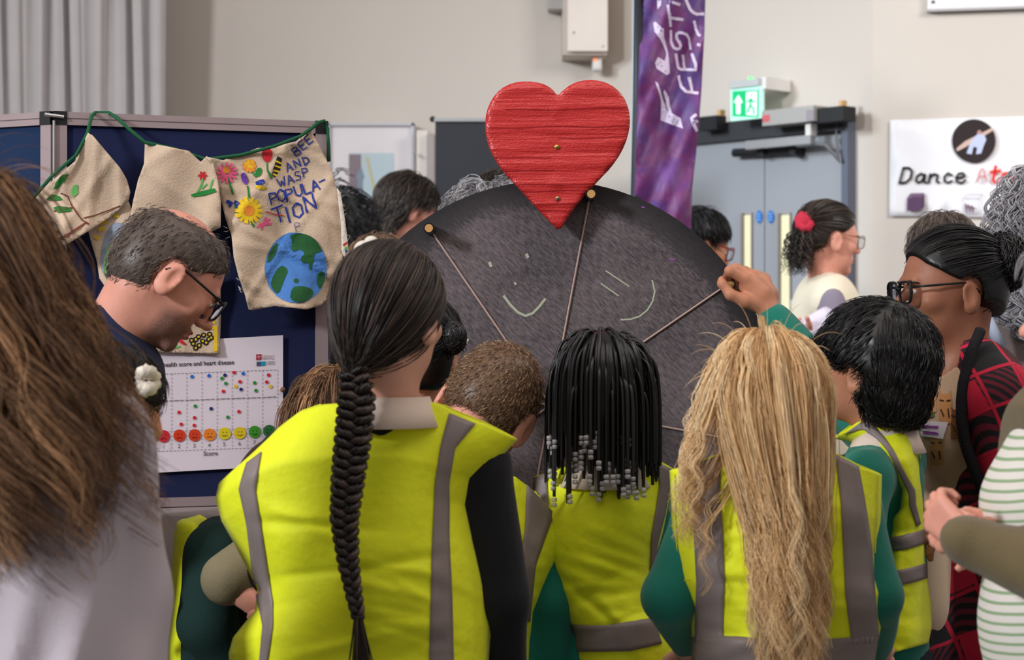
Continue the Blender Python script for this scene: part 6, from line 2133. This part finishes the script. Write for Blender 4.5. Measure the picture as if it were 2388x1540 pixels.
def olive_woman():
    s = Person('woman in an olive cardigan and white top with green stripes, hands clasped', X(2510, 2.9), 2.9, 'pink', sc=1.0)
    s.head(2560, 730, 2.9, yaw=96, pitch=-4, neck=P(2555, 930, 2.9), h=.005, eyes=True)
    WL_, EL = P(2240, 1262, 2.74), P(2500, 1345, 2.68)
    s.pose(P(2540, 1020, 2.74), P(2530, 1020, 3.06), P(2505, 1600, 2.9), EL, WL_, P(2480, 1330, 3.08), P(2300, 1235, 2.88), face=96, rc=.125, rh=.135, flat=.85)
    s.hand(P(2262, 1268, 2.76), (-.55, .62, .55), (.75, .65, .1), 1, k=.86, h=.005, curl=78, spread=2)
    s.hand(P(2345, 1235, 2.94), (-.9, -.1, .1), (.1, -1, -.2), -1, k=.8, h=.005, curl=80, spread=2)
    s.body()
    s.legs(M('trousers_black', (18, 18, 24), .9))
    def ex(F):
        F.ell(P(2420, 1180, 2.92), (.082, .115, .085), None, .05)
        F.ell(P(2440, 1450, 2.9), (.098, .13, .12), None, .05)
    s.top('striped_top', STRIPE, (0, 0), seed=26, thick=.008, fold=.002, extra=ex, long=.10)
    OL = M('knit_olive', (108, 94, 66), .95, .5, 420, .06, 30, sheen=.2)
    F = Field(np.minimum.reduce([s.SL, s.SR, s.H]) - .25, np.maximum.reduce([s.SL, s.SR, s.H, s.N]) + .25, .009)
    F.cap(s.C, s.H - [0, 0, .12], s.rc + .03, s.rh + .03, .03, sq=(s.fd, .88))
    F.ell(P(2425, 1180, 2.91), (.085, .13, .09), None, .05)
    F.ell(P(2445, 1450, 2.9), (.10, .145, .13), None, .05)
    F.cap(s.SL, s.SR, .06, None, .05)
    F.cut(lambda g: ((g - s.N) @ s.fd) - .122 + .012 * np.sin(g[..., 2] * 14))
    F.folds(.003, seed=27)
    F.ell(s.N + [0, 0, .02] + s.fd * .02, (.07, .07, .07), None, .006, 'd')
    V, Q = F.mesh()
    cd = obj('cardigan', V, Q, OL, s.root, True)
    F = Field(np.minimum.reduce([s.SL, EL, WL_, s.ER, s.WR]) - .12, np.maximum.reduce([s.SL, s.SR, EL, WL_, s.ER]) + .12, .008)
    F.cap(s.SL, EL, .07, .062, .03)
    F.cap(EL, P(2262, 1272, 2.745), .062, .037, .02)
    F.cap(P(2275, 1275, 2.745), P(2252, 1266, 2.745), .040, .037, .01)
    F.cap(s.SR, s.ER, .07, .06, .03)
    F.cap(s.ER, P(2335, 1245, 2.96), .055, .036, .02)
    F.folds(.004, (26, 26, 26), seed=28)
    V, Q = F.mesh()
    obj('cardigan_sleeves', V, Q, OL, cd, True)
    s.haircap(H_GREY, t=.010, low=-.10)
    s.flow(H_GREY, 300, .10, S=12, layer=.004, r=.0010, K=5, seed=111, comb=lambda q, d: np.array([0, -1, -.3]) + 0 * q)
olive_woman()

# ------------------------------------------------------------------ people further back
def ponytail():
    s = Person('smiling woman in a cream gilet with a curly ponytail, in front of the grey doors', X(1935, 6.2), 6.2, 'pink', sc=.96)
    s.head(1931, 562, 6.2, yaw=-72, pitch=-6, neck=P(1925, 668, 6.2), h=.005, eyes=True, nr=.048)
    s.pose(P(1908, 700, 6.36), P(1938, 705, 6.06), P(1925, 1000, 6.2), P(1910, 850, 6.4), P(1960, 880, 6.2), P(1958, 840, 6.0), P(1880, 800, 5.86), face=-72, rc=.13, rh=.12)
    s.hand(s.WR, (-.6, -.6, .2), (0, .2, 1), -1, h=.006, curl=70)
    s.hand(s.WL, (.9, -.3, 0), (0, 0, -1), 1, h=.008)
    s.body()
    s.legs(None, .1)
    s.top('sweater', M('sweater_lavender', (138, 128, 144), .9, .25, 300), seed=29)
    s.top('gilet', M('gilet_cream', (236, 224, 200), .9, .4, 160, .03, 12, sheen=.2), (0, 0), seed=30, thick=.026, fold=.005, neckr=.08)
    s.haircap(H_DARK, t=.010, low=-.055, cut=lambda q, r: np.maximum(r, -.052 + .55 * np.clip(np.abs(q[..., 0]) - .015, 0, 1) - q[..., 2]))
    tie = P(1876, 518, 6.12)
    s.pulled(H_DARK, 420, s.toL(tie), 121, r=.0018)
    MB().tube([tie + np.array([.018 * math.cos(t), .016 * math.sin(t), .022 * math.sin(t)]) for t in np.arange(16) * .3927], [.012 + .004 * (i % 2) for i in range(16)], 8, True).ell(tie, (.024, .018, .026)).build('scrunchie', M('scrunchie_red', (186, 44, 66), .85), s.hairo, True)
    rr = np.random.default_rng(5)
    g = []
    for i in range(230):
        a, b_ = rr.normal(size=2)
        L_ = rr.uniform(.6, 1)
        g.append([P(1874 - 14 * u + a * 15 * min(1, u * 3), 520 + 125 * u * L_, 6.12 + b_ * .02 * min(1, u * 3)) for u in np.linspace(0, 1, 26)])
    g = wave(np.array(g), .010, 5, .05, 6)
    tubes('ponytail', g, .0019, H_DARK, s.hairo)
    s.glasses(M('glasses_brown', (110, 80, 60), .4), thick=.0016, w=.024, hgt=.021)
    # rolled paper held in her hand
    r0, r1 = P(1838, 792, 5.78), P(1932, 738, 5.86)
    ax = norm(r1 - r0)
    u_ = norm(np.cross(ax, [0, 0, 1.]))
    v_ = np.cross(ax, u_)
    V, n, m = [], 60, 6
    for j in range(m):
        for i in range(n):
            th, rr_ = i / n * 4.4 * math.pi, .034 - .006 * i / n
            V.append(r0 + (r1 - r0) * j / (m - 1) + u_ * math.cos(th) * rr_ + v_ * math.sin(th) * rr_)
    Fs = [(j * n + i, j * n + i + 1, (j + 1) * n + i + 1, (j + 1) * n + i) for j in range(m - 1) for i in range(n - 1)]
    o = obj('paper_roll', V, Fs, M('paper_lilac_white', (226, 220, 240), .6), None, True, solid=.0008)
    tag(o, 'rolled white paper held by the woman in the cream gilet', 'paper')
ponytail()

def red_glasses():
    s = Person('dark-haired person in red glasses looking down behind the wheel rim', X(1625, 6.7), 6.7, 'tan', sc=1.0)
    s.head(1628, 580, 6.6, yaw=-72, pitch=-14, neck=P(1610, 690, 6.62), h=.006, eyes=True)
    s.pose(P(1590, 760, 6.8), P(1620, 760, 6.5), P(1600, 1060, 6.7), face=-72, rc=.13, rh=.13)
    s.hand(s.WL, (.3, 0, -1), (1, 0, 0), 1, h=.01)
    s.hand(s.WR, (.3, 0, -1), (1, 0, 0), -1, h=.01)
    s.body()
    s.legs()
    s.top('sweater', M('sweater_charcoal', (46, 44, 52), .9), seed=31)
    s.haircap(H_BLACK, t=.018, low=-.05, back=.01)
    s.short(H_BLACK, 2500, .05, lambda q, d: np.array([0, .5, -1]) + 0 * q, 131, r=.0014, S=6, lift=.1)
    s.glasses(M('glasses_red', (150, 40, 52), .35), thick=.0026, w=.028, hgt=.022)
red_glasses()

def beard_man():
    s = Person('bearded man with long dark hair and a navy top, by the framed poster', X(900, 7.0), 7.0, 'pink', sc=1.0)
    s.head(950, 494, 7.0, yaw=-66, pitch=-14, neck=P(922, 590, 7.0), h=.006, eyes=True, nr=.06)
    s.pose(P(812, 650, 7.06), P(985, 660, 6.96), P(900, 960, 7.0), face=-40, rc=.16, rh=.14)
    s.hand(s.WL, (.2, 0, -1), (1, 0, 0), 1, h=.01)
    s.hand(s.WR, (.2, 0, -1), (-1, 0, 0), -1, h=.01)
    s.body()
    s.legs(None, .11)
    s.top('top', M('top_navy', (34, 36, 62), .9), seed=32, thick=.02, neckr=.085)
    s.haircap(H_DARK, t=.014, low=-.125, cut=lambda q, r: np.maximum(r, np.where((q[..., 2] < .035) & (q[..., 1] > -.02), 1, -1) * .004), extra=lambda F: F.ell(s.L((0, -.062, -.085)), (.078, .056, .07), s.R, .03))
    s.short(H_DARK, 5000, .07, lambda q, d: np.array([0, -.35, -1.]) + 0 * q, 141, r=.0015, S=7, lift=.12, var=.2)
    F = Field(s.hc - .2, s.hc + .2, .007)
    F.ell(s.L((0, .040, -.075)), (.060, .058, .055), s.R, .02)
    F.ell(s.L((0, .070, -.115)), (.036, .034, .045), s.R, .02)
    F.cut(lambda g: np.maximum(s.toL(g)[..., 2] + .045 - .55 * np.clip(np.abs(s.toL(g)[..., 0]) - .03, 0, 1), -(s.toL(g)[..., 1] - .004)))
    F.folds(.002, (80, 80, 80), 5)
    V, Q = F.mesh()
    obj('beard', V, Q, H_DARK, s.root, True, rnd=np.full(len(V), .2))
beard_man()

def behind(label, px, py, D, hm, skin, yaw=0, pitch=0, topc=(60, 60, 70), sc=1.0, t=.014, curl=0, n=220, ln=.12, extra=None, low=-.07, lower=0, K=5):
    s = Person(label, X(px, D), D, skin, sc=sc)
    s.head(px, py, D, yaw=yaw, pitch=pitch, neck=P(px, py, D) + [0, 0, -.20 * sc], h=.008)
    s.pose(s.N + [-.17 * sc, 0, -.05], s.N + [.17 * sc, 0, -.05], s.N + [0, 0, -.5 * sc], face=0, rc=.12 * sc, rh=.125 * sc)
    s.hand(s.WL, (0, .5, -1), (1, 0, 0), 1, h=.01)
    s.hand(s.WR, (0, .5, -1), (-1, 0, 0), -1, h=.01)
    s.body()
    s.legs(None, .1)
    s.top('top', M('top_%d_%d_%d' % topc, topc, .9), seed=int(px))
    s.haircap(hm, t=t, low=low)
    if n and not curl: s.short(hm, n * 12, .045, lambda q, d: np.array([0, -.2, -1.]) + 0 * q, int(px), r=.0013, S=6, lift=.12)
    elif n: s.flow(hm, n, ln, S=14, layer=t * .6, r=.0013, K=K, seed=int(px), amp=curl, freq=3.5 if curl else 1, wstart=.0, crad=.005)
    if extra: extra(s)
    return s

behind('person with silvery curls showing just over the top of the wheel', 1146, 572, 4.75, H_GREY, 'tan', topc=(70, 70, 80), t=.020, curl=.010, n=260, ln=.13)
behind('brown-haired person behind the silvery curls, against the black banner', 1170, 506, 5.6, H_DARK, 'tan', topc=(54, 50, 56), n=160)
behind('dark curly-haired person at the frayed edge of the bunting', 766, 572, 6.0, H_BLACK, 'brown', yaw=-30, topc=(50, 44, 52), sc=1.06, t=.03, curl=.012, n=240, ln=.16)
def bow(s):
    b = P(848, 582, 5.06)
    MB().ell(b, (.026, .02, .024)).ell(b + [.02, 0, .016], (.02, .016, .02)).build('hair_clip', M('clip_white', (230, 220, 208), .8), s.root, True)
behind('fair-haired child with a white hair clip below the bearded man', 884, 664, 5.2, H_SAND, 'pale', topc=(70, 96, 92), sc=.99, n=160, extra=bow)
behind('grey-haired person whose crown shows over the black bun', 2196, 612, 5.3, H_GREYBR, 'pale', yaw=10, topc=(80, 76, 74), n=200, ln=.09)

def curly_grey():
    s = Person('woman with big grey curls, a blue scarf and a grey jacket', X(2440, 4.7), 4.7, 'pale', sc=1.0)
    s.head(2464, 555, 4.7, yaw=-20, neck=P(2450, 745, 4.7), h=.008)
    s.pose(P(2268, 815, 4.7), P(2590, 815, 4.7), P(2430, 1250, 4.7), face=-10, rc=.15, rh=.15)
    s.hand(s.WL, (0, .5, -1), (1, 0, 0), 1, h=.01)
    s.hand(s.WR, (0, .5, -1), (-1, 0, 0), -1, h=.01)
    s.body()
    s.legs(None, .11)
    s.top('jacket', M('jacket_grey', (112, 102, 100), .9, .2, 200), seed=33, thick=.024)
    MB().tube([s.N + np.array([.105 * math.cos(t), .085 * math.sin(t), .02 + .02 * math.sin(2 * t)]) for t in np.arange(24) * .2618], [.045 + .006 * math.sin(i * 2.1) for i in range(24)], 10, True).build('scarf', M('scarf_blue', (28, 62, 96), .9, .3, 200), s.root, True)
    MB().tube([P(2302, 742, 4.55), P(2318, 775, 4.545), P(2334, 810, 4.55)], .014, 8).build('strap', M('strap_pale_blue', (176, 188, 212), .8), s.root, True)
    s.haircap(H_GREY, t=.022, low=-.10, back=.02)
    s.flow(H_GREY, 460, .22, S=34, layer=.05, r=.0019, K=4, crad=.005, seed=151, amp=.017, freq=4.5, wstart=.0)
curly_grey()
